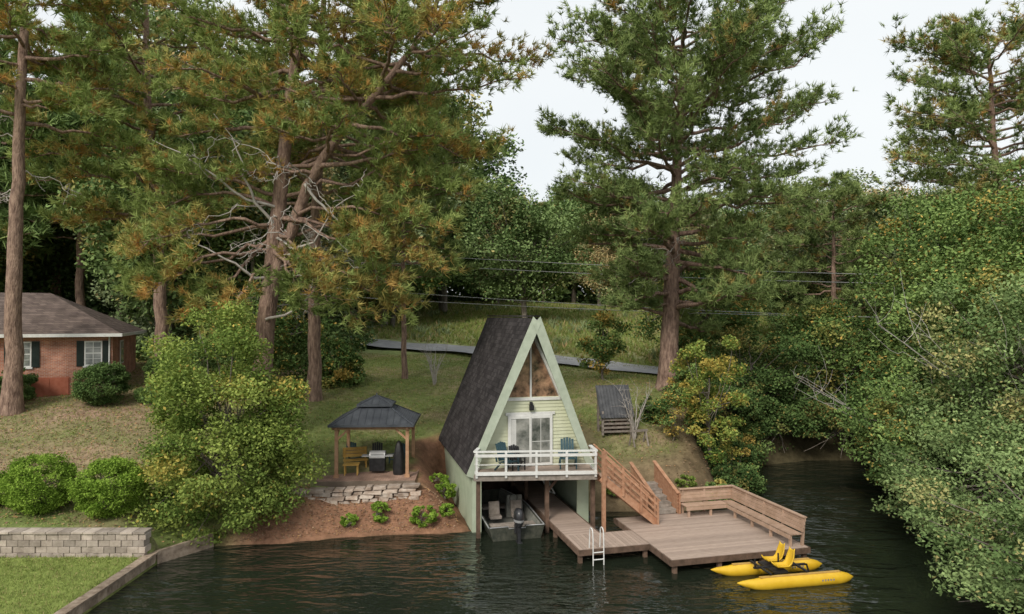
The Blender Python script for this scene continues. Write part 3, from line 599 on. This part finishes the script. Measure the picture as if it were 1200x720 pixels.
# balcony
def L2(x,y): d=np.array([x-OX,y-OY]); return (d@Rv,d@Bv)
bl=L2(-1.45,26.85); br_=L2(3.34,27.15)
fl=np.array([bl[0],bl[1]]); fr=np.array([br_[0],br_[1]])
B=MB(); nb=10
for k in range(nb):
    t0=k/nb; t1=(k+.93)/nb
    a=fl*(1-t0)+np.array([-2.2,-.12])*t0; b2=fr*(1-t0)+np.array([2.5,-.12])*t0; c=fr*(1-t1)+np.array([2.5,-.12])*t1; d=fl*(1-t1)+np.array([-2.2,-.12])*t1
    B.hexa([(a[0],a[1],2.5),(b2[0],b2[1],2.5),(c[0],c[1],2.5),(d[0],d[1],2.5),(a[0],a[1],2.54),(b2[0],b2[1],2.54),(c[0],c[1],2.54),(d[0],d[1],2.54)])
B.obj('balcony_floor',[M['deck']],H)
B=MB(); e=.02
B.beam((fl[0],fl[1]-e,2.40),(fr[0],fr[1]-e,2.40),.05,.2); B.beam((fl[0]-.03,fl[1],2.40),(-2.2,-.15,2.40),.05,.2); B.beam((fr[0]+.03,fr[1],2.40),(2.5,-.15,2.40),.05,.2)
B.obj('balcony_fascia',[M['gwood']],H)
B=MB()
def P3(t,z,off=0): q=fl*(1-t)+fr*t; return (q[0],q[1]-off,z)
for t in (0.01,.25,.5,.75,.99): B.beam(P3(t,2.42,.06),P3(t,3.42,.06),.08,.08)
B.beam(P3(-.01,3.44),P3(1.01,3.44),.16,.05); B.beam(P3(0,3.30,.11),P3(1,3.30,.11),.03,.11); B.beam(P3(0,2.60,.11),P3(1,2.60,.11),.03,.14); B.beam(P3(0,2.95,.11),P3(1,2.95,.11),.02,.03)
for (q,h) in ((fl,(-2.2,-.2)),(fr,(2.3,-.9))):
    for z,w,hh in ((3.44,.14,.045),(3.30,.03,.1),(2.95,.02,.03),(2.62,.03,.1)): B.beam((q[0],q[1]+.02,z),(h[0],h[1],z),w,hh)
B.obj('balcony_railing',[M['white']],H)
B=MB()
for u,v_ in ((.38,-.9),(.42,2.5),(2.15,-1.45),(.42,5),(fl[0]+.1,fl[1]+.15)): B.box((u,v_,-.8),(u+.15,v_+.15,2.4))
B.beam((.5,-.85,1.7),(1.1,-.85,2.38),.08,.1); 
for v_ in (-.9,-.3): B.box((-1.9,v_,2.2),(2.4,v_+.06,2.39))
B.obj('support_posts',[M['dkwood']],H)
B=MB(); 
for s in (0,.35): B.beam((.75+s,2.4,2.0),(1.6+s*.3,2.4-s,.75),.05,.05)
for k in range(7): t=k/6; B.beam((.75+.85*t,2.38,2.0-1.25*t),(1.1+.6*t,2.15,2.0-1.25*t),.09,.03)
B.obj('stored_ladder',[M['white']],H)

# dock
Dk=empty('dock',(OX,OY,0),TH); DZ=.50
def boards(B,u0,u1,v0,v1,along='u',w=.14,gap=.012,z=DZ):
    if along=='u':
        v_=v0
        while v_<v1-.01: B.box((u0,v_,z-.035),(u1,min(v_+w,v1)-gap,z)); v_+=w
    else:
        u=u0
        while u<u1-.01: B.box((u,v0,z-.035),(min(u+w,u1)-gap,v1,z)); u+=w
B=MB(); boards(B,.55,1.9,-2.9,5.8,'u'); boards(B,.55,3.25,-4.5,-2.91,'v'); boards(B,3.26,8.6,-6.2,-1.3,'u')
B.obj('dock_boards',[M['deck']],Dk)
B=MB()
for p_,q_ in (((.5,5.8),(.5,-4.55)),((.5,-4.55),(3.2,-4.55)),((3.2,-4.5),(3.2,-6.25)),((3.2,-6.25),(8.65,-6.25)),((8.65,-6.25),(8.65,-1.25)),((8.65,-1.25),(3.2,-1.25)),((3.2,-1.25),(3.2,-2.85)),((3.2,-2.86),(1.95,-2.86)),((1.95,-2.86),(1.95,5.8))):
    B.beam((p_[0],p_[1],DZ-.11),(q_[0],q_[1],DZ-.11),.04,.2)
B.obj('dock_fascia',[M['dkwood']],Dk)
B=MB()
for u,v_ in ((.6,-4.4),(.6,-1.5),(1.8,-1.5),(3.1,-4.4),(3.4,-6.1),(5.1,-6.1),(6.8,-6.1),(8.5,-6.1),(8.5,-3.7),(8.5,-1.5),(5,-1.5),(.6,1.5),(.6,4)): B.box((u-.07,v_-.07,-1.2),(u+.07,v_+.07,DZ-.04))
B.obj('dock_piles',[M['dkwood']],Dk)
# bench on dock
Bn=empty('dock_bench',(OX,OY,0),TH)
B=MB(); bz=DZ
for k in range(4): 
    o_=k*.115
    B.box((6.1,-1.46-o_-.1,bz+.42),(8.0,-1.46-o_,bz+.46))
    B.box((8.42-o_-.1,-6.1,bz+.42),(8.42-o_,-1.46,bz+.46))
B.obj('seat',[M['bench']],Bn)
B=MB()
for k in range(4):
    z=bz+.50+k*.125; t=k*.035
    B.box((6.1,-1.42+t,z),(8.45+t,-1.38+t,z+.115)); B.box((8.45+t,-6.1,z),(8.49+t,-1.38+t,z+.115))
B.obj('backrest',[M['bench']],Bn)
B=MB(); B.box((6.1,-1.40,bz+1.0),(8.65,-1.25,bz+1.035)); B.box((8.5,-6.1,bz+1.0),(8.65,-1.41,bz+1.035))
B.box((6.1,-1.96,bz+.28),(8.0,-1.93,bz+.415)); B.box((7.92,-6.1,bz+.28),(7.95,-1.96,bz+.415))
for u in (6.2,7.2): B.box((u,-1.9,bz),(u+.09,-1.82,bz+.41)); B.box((u,-1.36,bz),(u+.09,-1.27,bz+1))
for v_ in (-6.05,-4.9,-3.7,-2.5): B.box((7.97,v_,bz),(8.05,v_+.09,bz+.41)); B.beam((8.5,v_+.05,bz),(8.58,v_+.05,bz+1),.09,.09)
B.obj('frame',[M['bench']],Bn)
# main stair
St=empty('wooden_staircase',(OX,OY,0),TH)
sx0,sx1=2.35,4.55; z0,z1=2.52,DZ+.02
va,vb=-2.42,-1.50
B=MB()
for v_ in (va,vb): B.beam((sx0-.15,v_,z0-.05),(sx1,v_,z1+.02),.05,.28)
B.obj('stringers',[M['wood']],St)
B=MB(); n=11
for k in range(n):
    t=(k+.5)/n; B.box((sx0+(sx1-sx0)*t-.13,va+.03,z0+(z1-z0)*t-.02),(sx0+(sx1-sx0)*t+.13,vb-.03,z0+(z1-z0)*t+.02))
B.obj('treads',[M['bench']],St)
B=MB()
for v_ in (va-.05,vb+.05):
    for t in (0,.33,.67,1): 
        u=sx0+(sx1-sx0)*t; z=z0+(z1-z0)*t; B.box((u-.045,v_-.045,z-.15 if t<1 else DZ),(u+.045,v_+.045,z+.98))
    for h in (.98,): B.beam((sx0-.1,v_,z0+h+.09),(sx1+.1,v_,z1+h-.07),.13,.045)
    for h in (.25,.5,.75): B.beam((sx0,v_-.05*(1 if v_<-2 else -1),z0+h),(sx1,v_-.05*(1 if v_<-2 else -1),z1+h),.025,.08)
B.box((sx0-.15,va-.12,DZ-1.2),(sx0-.02,va+.01,z0+1)); B.obj('railings',[M['wood']],St)
# bank stair
S2=empty('bank_steps',(OX,OY,0),TH); B=MB(); n=5
for k in range(n):
    v_=-1.25+k*.42; z=DZ+.17*(k+1); B.box((4.95,v_,z-.04),(6.0,v_+.40,z)); B.box((4.97,v_,z-.17),(5.98,v_+.03,z-.045))
B.obj('treads',[M['gwood']],S2)
B=MB()
for u in (4.88,6.02):
    a=np.array([u,-1.35,DZ]); b2=np.array([u,.85,1.38])
    for h in (.08,.24,.40,.56,.72): B.beam(a+(0,0,h),b2+(0,0,h),.035,.145)
    B.beam(a+(0,-.05,.86),b2+(0,.05,.86),.15,.05)
    for t in (0,.5,1): q=a*(1-t)+b2*t; B.box((q[0]+.03,q[1]-.05,q[2]-.3),(q[0]+.11,q[1]+.05,q[2]+.83))
B.obj('side_rails',[M['wood']],S2)
# swim ladder
SL=empty('swim_ladder',(OX,OY,0),TH); B=MB()
for u in (.95,1.35):
    th=np.linspace(0,math.pi,8)
    B.tube(np.array([(u,-4.40,DZ),(u,-4.45,DZ+.5)]+[(u,-4.6+.15*math.cos(t),DZ+.62+.14*math.sin(t)) for t in th]+[(u,-4.78,DZ+.4),(u,-4.80,-.7)]),.022,8,0)
for z in (.45,.2,-.05,-.3): B.tube(np.array([(.95,-4.79,z),(1.35,-4.79,z)]),.022,6,0)
B.obj('rails_and_rungs',[M['white']],SL)

# chairs
def chair(x,y,z,rz,mat,name='patio_chair',sc_=1,parent=None):
    E=empty(name,(x,y,z),rz); B=MB()
    for k in range(5): B.box((-.26,-.28+k*.11,.36-k*.012),(.26,-.28+k*.11+.095,.385-k*.012))
    B.obj('seat',[mat],E)
    B=MB()
    for k in range(5): x0=-.24+k*.1; hh=.62+.06*(1-abs(k-2)/2); B.hexa([(x0,.24,.36),(x0+.085,.24,.36),(x0+.085,.265,.36),(x0,.265,.36),(x0,.42,.36+hh),(x0+.085,.42,.36+hh),(x0+.085,.445,.36+hh),(x0,.445,.36+hh)])
    B.obj('backrest',[mat],E)
    B=MB()
    for s in (-1,1):
        B.box((s*.32-.05,-.3,.56),(s*.32+.05,.36,.585)); B.box((s*.29-.025,-.28,0),(s*.29+.025,-.22,.56)); B.beam((s*.29,.1,.3),(s*.29,.42,0),.05,.06); B.beam((s*.29,.3,.33),(s*.29,.36,.57),.05,.05)
    B.obj('arms_and_legs',[mat],E,.005)
    E.scale=(sc_,)*3
x,y=W(-1.15,-.75); chair(x,y,2.545,TH+.5,M['teal'],sc_=1.08); x,y=W(1.38,-.75); chair(x,y,2.545,TH-.25,M['teal'],sc_=1.12)
x,y=W(-.72,-.5); chair(x,y,2.545,TH+.1,M['black'],sc_=.9)

# boat
Bt=empty('motor_boat',(*W(-.95,-1.45),.0),TH)
def loft(B,st,mat=0,smooth=False,col_=None):
    n=len(st); k=len(st[0]); V=np.array(st).reshape(-1,3); i=np.arange(n-1)[:,None]*k; j=np.arange(k-1)[None]
    B.add(V,np.stack([i+j,i+j+1,i+k+j+1,i+k+j],-1).reshape(-1,4),mat,col_,smooth)
B=MB(); S=[];I=[]
for t in np.linspace(0,1,12):
    y=t*4.9; w=1.12*(1-max(0,t-.45)**2*1.9); zb=-.16+.35*max(0,t-.6)**1.5*2; zg=.50+.26*t
    S.append([(-w,y,zg),(-w*.97,y,zg-.1),(-w*.86,y,zb+.15),(-w*.7,y,zb),(0,y,zb-.04),(w*.7,y,zb),(w*.86,y,zb+.15),(w*.97,y,zg-.1),(w,y,zg)])
    wi=w-.09; I.append([(-wi,y+.05,zg),(-wi*.85,y+.05,.14),(0,y+.05,.12),(wi*.85,y+.05,.14),(wi,y+.05,zg)])
loft(B,S); loft(B,I,1)
for s in (0,-1):
    for a in range(11): B.add([S[a][s],S[a+1][s],I[a+1][s],I[a][s]],[(0,1,2,3)])
for s in (-1,1): B.tube(np.array([(S[a][0 if s<0 else -1][0],S[a][0][1],S[a][0][2]+.01) for a in range(12)]),.03,6,2)
B.add(S[0],[tuple(range(9))]); B.add(S[-1],[tuple(range(9))])
B.box((-1.06,.01,.34),(-.35,.10,.53)); B.box((.35,.01,.34),(1.06,.10,.53)); B.box((-.35,.01,.34),(.35,.1,.45))
B.tube(np.array([(-1.1,-.01,.53),(-.36,-.01,.54),(-.34,-.01,.46),(.34,-.01,.46),(.36,-.01,.54),(1.1,-.01,.53)]),.022,6,2)
B.obj('hull',[M['alu'],M['boatin'],M['grey']],Bt)
B=MB(); 
for y in (.5,3.3): B.box((-.92,y,.30),(.92,y+.5,.40))
for xx in (-.5,.45): B.box((xx-.24,1.5,.4),(xx+.24,1.9,.52)); B.beam((xx,1.9,.45),(xx,2.02,1.0),.46,.08,up=(0,1,0))
B.obj('seats',[M['gwood']],Bt,.01)
B=MB(); B.hexa([(.15,2.4,.15),(.9,2.4,.15),(.9,2.8,.15),(.15,2.8,.15),(.2,2.5,1.1),(.85,2.5,1.1),(.85,2.7,1.0),(.2,2.7,1.0)]); B.obj('console',[M['boatin']],Bt,.03)
B=MB(); th=np.linspace(0,6.28,13); B.tube(np.array([(.45+.17*math.cos(a),2.38,1.0+.17*math.sin(a)) for a in th]),.015,5); B.obj('steering_wheel',[M['black']],Bt)
B=MB()
zs=[.62,.74,.94,1.14,1.26,1.30]; ws=[.15,.21,.24,.22,.15,.04]; ring=[]
for z,w in zip(zs,ws): ring.append([(w*math.cos(a)*.85,-.25+w*1.3*math.sin(a),z) for a in np.linspace(0,2*math.pi,17)])
loft(B,ring,0,True)
ring=[[(w*math.cos(a)*.855,-.25+w*1.31*math.sin(a),z) for a in np.linspace(0,2*math.pi,17)] for z,w in ((.80,.226),(.90,.240))]; loft(B,ring,1,True)
B.obj('outboard_cowl',[M['motor'],M['grey']],Bt)
B=MB(); B.box((-.06,-.34,-.4),(.06,-.14,.64)); B.box((-.1,-.48,-.02),(.1,-.08,.02)); B.box((-.13,-.16,.30),(.13,.0,.62)); B.beam((0,-.05,.75),(.1,.45,.85),.05,.05); B.obj('outboard_leg',[M['motor']],Bt,.01)
# pedal catamaran
def cata():
    a=math.atan2(.85,4.3); E=empty('pedal_catamaran',(9.0,22.95,0),a)
    for nm,yo in (('pontoon',-.62),('pontoon',.62)):
        xo=.15 if yo<0 else -.12
        B=MB(); P=[];R=[]
        for t in np.linspace(0,1,22):
            x=-2.1+4.2*t; r=.215*min(1,(t/.22+.001))**.6*min(1,((1-t)/.12+.001))**.5
            P.append((x+xo,yo,.13+.12*max(0,.16-t)*5)); R.append(max(r,.012))
        B.tube(np.array(P),np.array(R),16,0,cap=True); B.obj(nm,[M['yellow']],E)
        B=MB(); B.beam((-1.3+xo,yo,.345),(1.6+xo,yo,.345),.12,.03); B.obj('deck_strip',[M['ywood']],E)
        B=MB()
        for k in range(5): B.box((.8+k*.10+xo,yo-.2165,.14),(.855+k*.10+xo,yo-.205,.20))
        B.obj('hull_lettering',[M['gwood']],E)
    B=MB()
    for x in (-.75,.55): B.beam((x,-.62,.42),(x,.62,.42),.07,.05)
    B.beam((-1.0,0,.42),(.9,0,.42),.08,.06); B.beam((-.95,0,.42),(-.95,0,.72),.04,.04); B.beam((-1.05,-.18,.6),(-.85,.18,.6),.05,.03)
    B.beam((-.3,-.5,.40),(-.3,.5,.40),.5,.06); B.beam((-.1,.0,.45),(-.1,.0,.85),.04,.04); B.tube(np.array([(.95,.0,.42),(1.05,0,.1),(1.1,0,-.3)]),.03,6)
    B.obj('crossframe',[M['black']],E)
    for k,yo in enumerate((-.28,.28)):
        B=MB(); st=[]
        prof=[(-.42,.58),(-.38,.52),(-.15,.50),(.02,.50),(.12,.58),(.2,.78),(.25,.98),(.26,1.04)]
        for (x,z) in prof:
            w=.2 if z<.9 else .15
            st.append([(x-.02,yo-w,z+.07),(x,yo-w*.8,z+.01),(x,yo,z),(x,yo+w*.8,z+.01),(x-.02,yo+w,z+.07)])
        loft(B,st,0,True); o=B.obj('seat',[M['yellow']],E); mo=o.modifiers.new('s','SOLIDIFY'); mo.thickness=.035
cata()

# ------------------------------------------------------------------ gazebo
gx,gy=-6.25,31.6; gz0=1.66
P_=empty('brick_patio',(gx,gy,0),.05); B=MB(); B.box((-2.3,-2.1,.9),(1.95,2.1,gz0)); B.obj('paving',[M['paver']],P_)
G=empty('gazebo',(gx,gy,gz0),.05)
B=MB(); PW=1.55
for sx in (-1,1):
    for sy in (-1,1):
        B.box((sx*PW-.07,sy*1.4-.07,0),(sx*PW+.07,sy*1.4+.07,2.1)); B.box((sx*PW-.11,sy*1.4-.11,0),(sx*PW+.11,sy*1.4+.11,.12))
        B.beam((sx*PW,sy*1.4,1.65),(sx*(PW-.5),sy*1.4,2.1),.07,.09); B.beam((sx*PW,sy*1.4,1.65),(sx*PW,sy*.9,2.1),.07,.09)
for sy in (-1,1): B.box((-1.75,sy*1.4-.05,2.1),(1.75,sy*1.4+.05,2.3))
for sx in (-1,1): B.box((sx*PW-.05,-1.6,2.13),(sx*PW+.05,1.6,2.29))
B.obj('frame',[M['gaz']],G)
B=MB()
def hip(B,hx,hy,z0,tx,ty,z1,t=.05):
    lo=[(-hx,-hy,z0),(hx,-hy,z0),(hx,hy,z0),(-hx,hy,z0)]; hi=[(-tx,-ty,z1),(tx,-ty,z1),(tx,ty,z1),(-tx,ty,z1)]
    B.add(lo+hi,[(0,1,5,4),(1,2,6,5),(2,3,7,6),(3,0,4,7),(4,5,6,7),(3,2,1,0)])
    for a in range(4):
        A0=np.array(lo[a]);A1=np.array(lo[(a+1)%4]);H0=np.array(hi[a]);H1=np.array(hi[(a+1)%4]); L=np.linalg.norm(A1-A0); k=int(L/.3)
        c=(A0+A1)/2; ch=(H0+H1)/2; hl=np.linalg.norm(H1-H0)
        for s in range(1,k):
            x=-L/2+L*s/k; d=nrm(A1-A0); p0=c+d*x
            if abs(x)<=hl/2: p1=ch+d*x
            else:
                f=(L/2-abs(x))/max(L/2-hl/2,1e-3); p1=c+(ch-c)*f+d*x
            B.beam(p0+(0,0,.012),p1+(0,0,.012),.03,.03)
        B.beam(A0+(0,0,.01),H0+(0,0,.01),.08,.05); B.beam(A0,A1,.06,.10)
hip(B,1.85,1.7,2.3,.62,.52,3.0); hip(B,.78,.68,3.06,.05,.04,3.42); B.box((-.58,-.48,2.95),(.58,.48,3.1)); B.beam((0,0,3.4),(0,0,3.55),.06,.06)
B.obj('metal_roof',[M['metalroof']],G)
# grill
E=empty('gas_grill',(gx+.15,gy-.5,gz0),.05); B=MB(); B.box((-.35,-.22,.1),(.35,.22,.7)); B.obj('cabinet',[M['black']],E,.02)
B=MB(); th=np.linspace(0,math.pi,9); st=[[(x,-.24*math.cos(t),.78+.22*math.sin(t)) for t in th] for x in (-.35,.35)]; loft(B,st,0,True); B.add(st[0],[tuple(range(9))]); B.add(st[1],[tuple(range(9))]); B.box((-.35,-.24,.7),(.35,.24,.78)); B.obj('lid',[M['grey']],E)
B=MB(); B.box((-.7,-.2,.76),(-.36,.2,.80)); B.box((.36,-.2,.76),(.7,.2,.80)); B.beam((-.3,-.29,.9),(.3,-.29,.9),.03,.03); B.obj('side_shelves',[M['grey']],E)
E=empty('outdoor_bench',(gx-1.0,gy+.1,gz0),.3); B=MB()
for k in range(3): B.box((-.55,-.2+k*.14,.43),(.55,-.08+k*.14,.47))
for k in range(3): B.box((-.55,.26+k*.02,.55+k*.15),(.55,.29+k*.02,.68+k*.15))
for s in (-.5,.44): B.box((s,-.2,0),(s+.06,-.13,.43)); B.box((s,.2,0),(s+.06,.27,.95))
B.obj('bench_frame',[M['ywood']],E)
E=empty('side_table',(gx-.95,gy-.9,gz0),.1); B=MB(); B.box((-.35,-.25,.45),(.35,.25,.5)); 
for sx in (-.3,.25):
    for sy in (-.2,.15): B.box((sx,sy,0),(sx+.05,sy+.05,.45))
B.obj('table_frame',[M['ywood']],E)
chair(gx+.85,gy+.7,gz0,-.4,M['teal']); chair(gx-.2,gy+1.0,gz0,.1,M['black']); chair(gx-1.3,gy+1.0,gz0,.5,M['teal'])
E=empty('covered_patio_heater',(gx+1.15,gy-.75,gz0),0); B=MB(); st=[]
for z,r in ((0,.26),(.3,.28),(.9,.22),(1.3,.15),(1.45,.07),(1.5,.01)): st.append([(r*(1+.08*math.sin(5*a))*math.cos(a),r*(1+.08*math.sin(5*a))*math.sin(a),z) for a in np.linspace(0,2*math.pi,25)])
loft(B,st,0,True); B.obj('fabric_cover',[M['black']],E)

# stone ledge
def stones(name,pts,hh,rows,mat,sz=.45):
    B=MB(); pts=np.array(pts,float); s=np.concatenate([[0],np.cumsum(np.linalg.norm(np.diff(pts,axis=0),axis=1))])
    for r in range(rows):
        t=rng.uniform(0,.2)
        while t<s[-1]:
            w=sz*rng.uniform(.6,1.5); x=np.interp(t+w/2,s,pts[:,0]); y=np.interp(t+w/2,s,pts[:,1])+r*.06; z0=np.interp(t+w/2,s,pts[:,2])+r*hh
            h=hh*rng.uniform(.75,1.0); dpt=rng.uniform(.2,.3); j=lambda: rng.normal()*.025
            V=[(x-w/2+.02+j(),y-dpt+j(),z0),(x+w/2-.02+j(),y-dpt+j(),z0),(x+w/2-.02,y+dpt,z0),(x-w/2+.02,y+dpt,z0),(x-w/2+.03+j(),y-dpt+.03+j(),z0+h+j()),(x+w/2-.03+j(),y-dpt+.03+j(),z0+h+j()),(x+w/2-.03,y+dpt,z0+h),(x-w/2+.03,y+dpt,z0+h)]
            B.hexa(V); t+=w
    B.obj(name,[mat],None,.02)
stones('stone_wall',[(-9.4,28.3,.92),(-6.4,28.75,.98),(-4.1,29.1,1.04)],.15,4,M['stone'],.55)
# block wall
B=MB(); 
for r in range(4):
    x=-42+(r%2)*.2
    while x<-12.85:
        x1=min(x+.4,-12.75); y=23.85+rng.normal()*.012; B.box((x+.008,y,.30+r*.225),(x1-.008,24.25,.30+r*.225+.215)); x=x1
o=B.obj('block_retaining_wall',[M['block']],None,.012)
B=MB(); x=-42
while x<-12.8: B.box((x+.01,23.80+rng.normal()*.01,1.20),(x+.42,24.34,1.265)); x+=.43
B.obj('wall_cap',[M['block']],o)
# bulkhead
B=MB(); y=-30
while y<24.3: B.box((-12.72,y,-1.2),(-12.60,y+.235,.36)); y+=.24
y=-30
while y<24.3: B.box((-12.86,y,.365),(-12.52,min(y+2.4,24.6)-.01,.43+rng.normal()*.006)); y+=2.4
B.beam((-12.6,24.3,.2),(-11.4,26.1,.25),.14,.5)
B.obj('timber_bulkhead',[M['timber']])

# firewood rack with leaning panel
E=empty('firewood_shelter',(5.25,35.2,T1(5.25,35.2)-.05),.2); B=MB()
for sx in (-.75,.75):
    for sy,h in ((-.4,1.2),(.3,2.3)): B.box((sx-.05,sy-.05,0),(sx+.05,sy+.05,h))
for z in np.arange(.12,.9,.2): B.box((-.8,-.46,z),(.8,-.43,z+.1))
for z in np.arange(.3,2.1,.3): B.box((-.8,.36,z),(.8,.39,z+.1))
B.obj('slatted_frame',[M['gwood']],E)
B=MB(); B.slab([(-.9,-.52,.85),(.9,-.52,.85),(.9,.34,2.42),(-.9,.34,2.42)],(0,-.04,.03)); 
for x in np.arange(-.85,.9,.17): B.beam((x,-.58,.90),(x,.28,2.47),.03,.03)
B.obj('roof_panel',[M['panel']],E)
B=MB()
for k in range(50):
    x=rng.uniform(-.65,.65); z=.1+rng.random()*.6; B.tube(np.array([(x,-.36,z),(x,.25,z)]),.07,7,0,[rng.random(),0,0],cap=True)
B.obj('firewood_logs',[M['dkwood']],E)
E=empty('sawhorse',(6.3,34.0,T1(6.3,34.0)),.4); B=MB(); B.beam((-.5,0,.75),(.5,0,.75),.1,.1)
for s in (-.4,.4):
    for t in (-.25,.25): B.beam((s,t,0),(s,0,.75),.06,.06)
B.obj('sawhorse_frame',[M['gwood']],E)

# ------------------------------------------------------------------ brick house
bh=math.radians(20.5); E=empty('brick_house',(-22.8,39,4.0),bh)
B=MB(); B.box((-15,0,0),(0,8,3.75)); B.obj('walls',[M['brick']],E)
B=MB(); ex=.55
lo=[(-15.5,-ex,3.75),(ex,-ex,3.75),(ex,8+ex,3.75),(-15.5,8+ex,3.75)]; hi=[(-11,4,6.15),(-4,4,6.15)]
B.add(lo+hi,[(0,1,5,4),(2,3,4,5)]); B.add(lo+hi,[(1,2,5),(3,0,4)]); B.obj('hip_roof',[M['bshingle']],E)
B=MB(); B.box((-15.5,-ex-.03,3.60),(ex+.03,-ex,3.78)); B.box((ex,-ex-.03,3.6),(ex+.03,8.5,3.78)); B.add([(-15.5,-ex,3.62),(ex,-ex,3.62),(ex,8.5,3.62),(-15.5,8.5,3.62)],[(0,1,2,3)]); B.obj('eave_fascia',[M['white']],E)
for xc in (-.95,-4.35,-9.0):
    B=MB(); B.box((xc-.44,-.05,1.95),(xc+.44,-.0,3.35)); B.box((xc-.5,-.09,1.86),(xc+.5,0.0,1.948)); B.obj('window_frame',[M['white']],E)
    B=MB(); B.box((xc-.37,-.06,2.03),(xc+.37,-.052,2.64)); B.box((xc-.37,-.06,2.70),(xc+.37,-.052,3.28)); B.obj('window_glass',[M['glassH']],E)
    B=MB(); B.box((xc-.015,-.072,2.03),(xc+.015,-.061,3.28)); B.box((xc-.37,-.07,2.34),(xc+.37,-.061,2.36)); B.box((xc-.37,-.07,2.98),(xc+.37,-.061,3.0)); B.obj('window_muntins',[M['white']],E)
    B=MB()
    for s in (-1,1):
        B.box((xc+s*.64-.18,-.05,1.93),(xc+s*.64+.18,0,3.37))
        for z in np.arange(2.0,3.3,.07): B.box((xc+s*.64-.14,-.062,z),(xc+s*.64+.14,-.051,z+.035))
    B.obj('shutters',[M['shutter']],E)
B=MB(); B.box((-3.9,-.05,.3),(-2.1,0,1.35)); B.box((-3.85,-.07,.35),(-3.05,-.051,1.3)); B.box((-2.95,-.07,.35),(-2.15,-.051,1.3)); B.obj('crawlspace_door',[pmat('door_red',(.30,.09,.05),(.38,.13,.08),rough=.7)],E)
B=MB(); B.box((.0,2.2,1.9),(.05,3.2,3.3)); B.obj('side_window_frame',[M['white']],E); B=MB(); B.box((.051,2.28,1.98),(.06,3.12,3.22)); B.obj('side_window_glass',[M['glassH']],E)
B=MB(); B.tube(np.array([(-.15,-.08,.2),(-.15,-.08,3.6)]),.04,8); B.obj('downspout',[M['white']],E)

# power lines
for (a,b2,sag) in (((-18,50,13.9),(60,50,11.6),.8),((-18,50,13.2),(60,50,11.0),.8),((-20,50,11.4),(60,50,8.2),.9),((-20,50,10.7),(60,50,8.9),1.0)):
    a=np.array(a,float); b2=np.array(b2,float); t=np.linspace(0,1,40)[:,None]; P=a+(b2-a)*t; P[:,2]-=sag*4*(t*(1-t))[:,0]
    B=MB(); B.tube(P,.024,5,0); B.obj('power_line',[M['wire']])
for x,y in ((-19,50),(60,50)):
    B=MB(); z=T1(x,y); B.tube(np.array([(x,y,z-.5),(x,y,15)]),[.16,.12],10,0); B.beam((x,y-1,13.9),(x,y+1,13.9),.12,.12); B.obj('utility_pole',[M['bark2']])

# ------------------------------------------------------------------ light, world, camera
el,az=40,205
w=bpy.data.worlds.new('World'); sc.world=w; w.use_nodes=True; nt=w.node_tree; l=nt.links; bg=nt.nodes['Background']
sky=N(nt,'ShaderNodeTexSky',sky_type='NISHITA'); sky.sun_disc=False; sky.sun_elevation=math.radians(el); sky.sun_rotation=math.radians(az); sky.dust_density=3; sky.air_density=1.2
tc=N(nt,'ShaderNodeTexCoord'); n=N(nt,'ShaderNodeTexNoise'); n.inputs['Scale'].default_value=2.2; n.inputs['Detail'].default_value=5; l.new(tc.outputs['Generated'],n.inputs['Vector'])
mr=N(nt,'ShaderNodeMapRange'); mr.inputs['From Min'].default_value=.3; mr.inputs['From Max'].default_value=.7; mr.inputs['To Min'].default_value=.84; mr.inputs['To Max'].default_value=.98; l.new(n.outputs['Fac'],mr.inputs[0])
mx=N(nt,'ShaderNodeMixRGB'); mx.inputs[2].default_value=(7.6,7.85,7.9,1); l.new(mr.outputs[0],mx.inputs[0]); l.new(sky.outputs[0],mx.inputs[1]); l.new(mx.outputs[0],bg.inputs[0]); bg.inputs[1].default_value=.128
s=bpy.data.lights.new('sun','SUN'); s.energy=2.45; s.angle=math.radians(18); s.color=(1,.93,.82); so=new_obj('sun',s)
d=Vector((math.sin(math.radians(az))*math.cos(math.radians(el)), math.cos(math.radians(az))*math.cos(math.radians(el)), math.sin(math.radians(el))))
so.rotation_euler=d.to_track_quat('Z','Y').to_euler()
cam=bpy.data.cameras.new('camera'); co=new_obj('camera',cam); co.location=(0,0,8.8); co.rotation_euler=(math.radians(90.7),0,0); cam.lens=24; cam.sensor_width=36; cam.clip_end=4000; cam.clip_start=.1
sc.camera=co
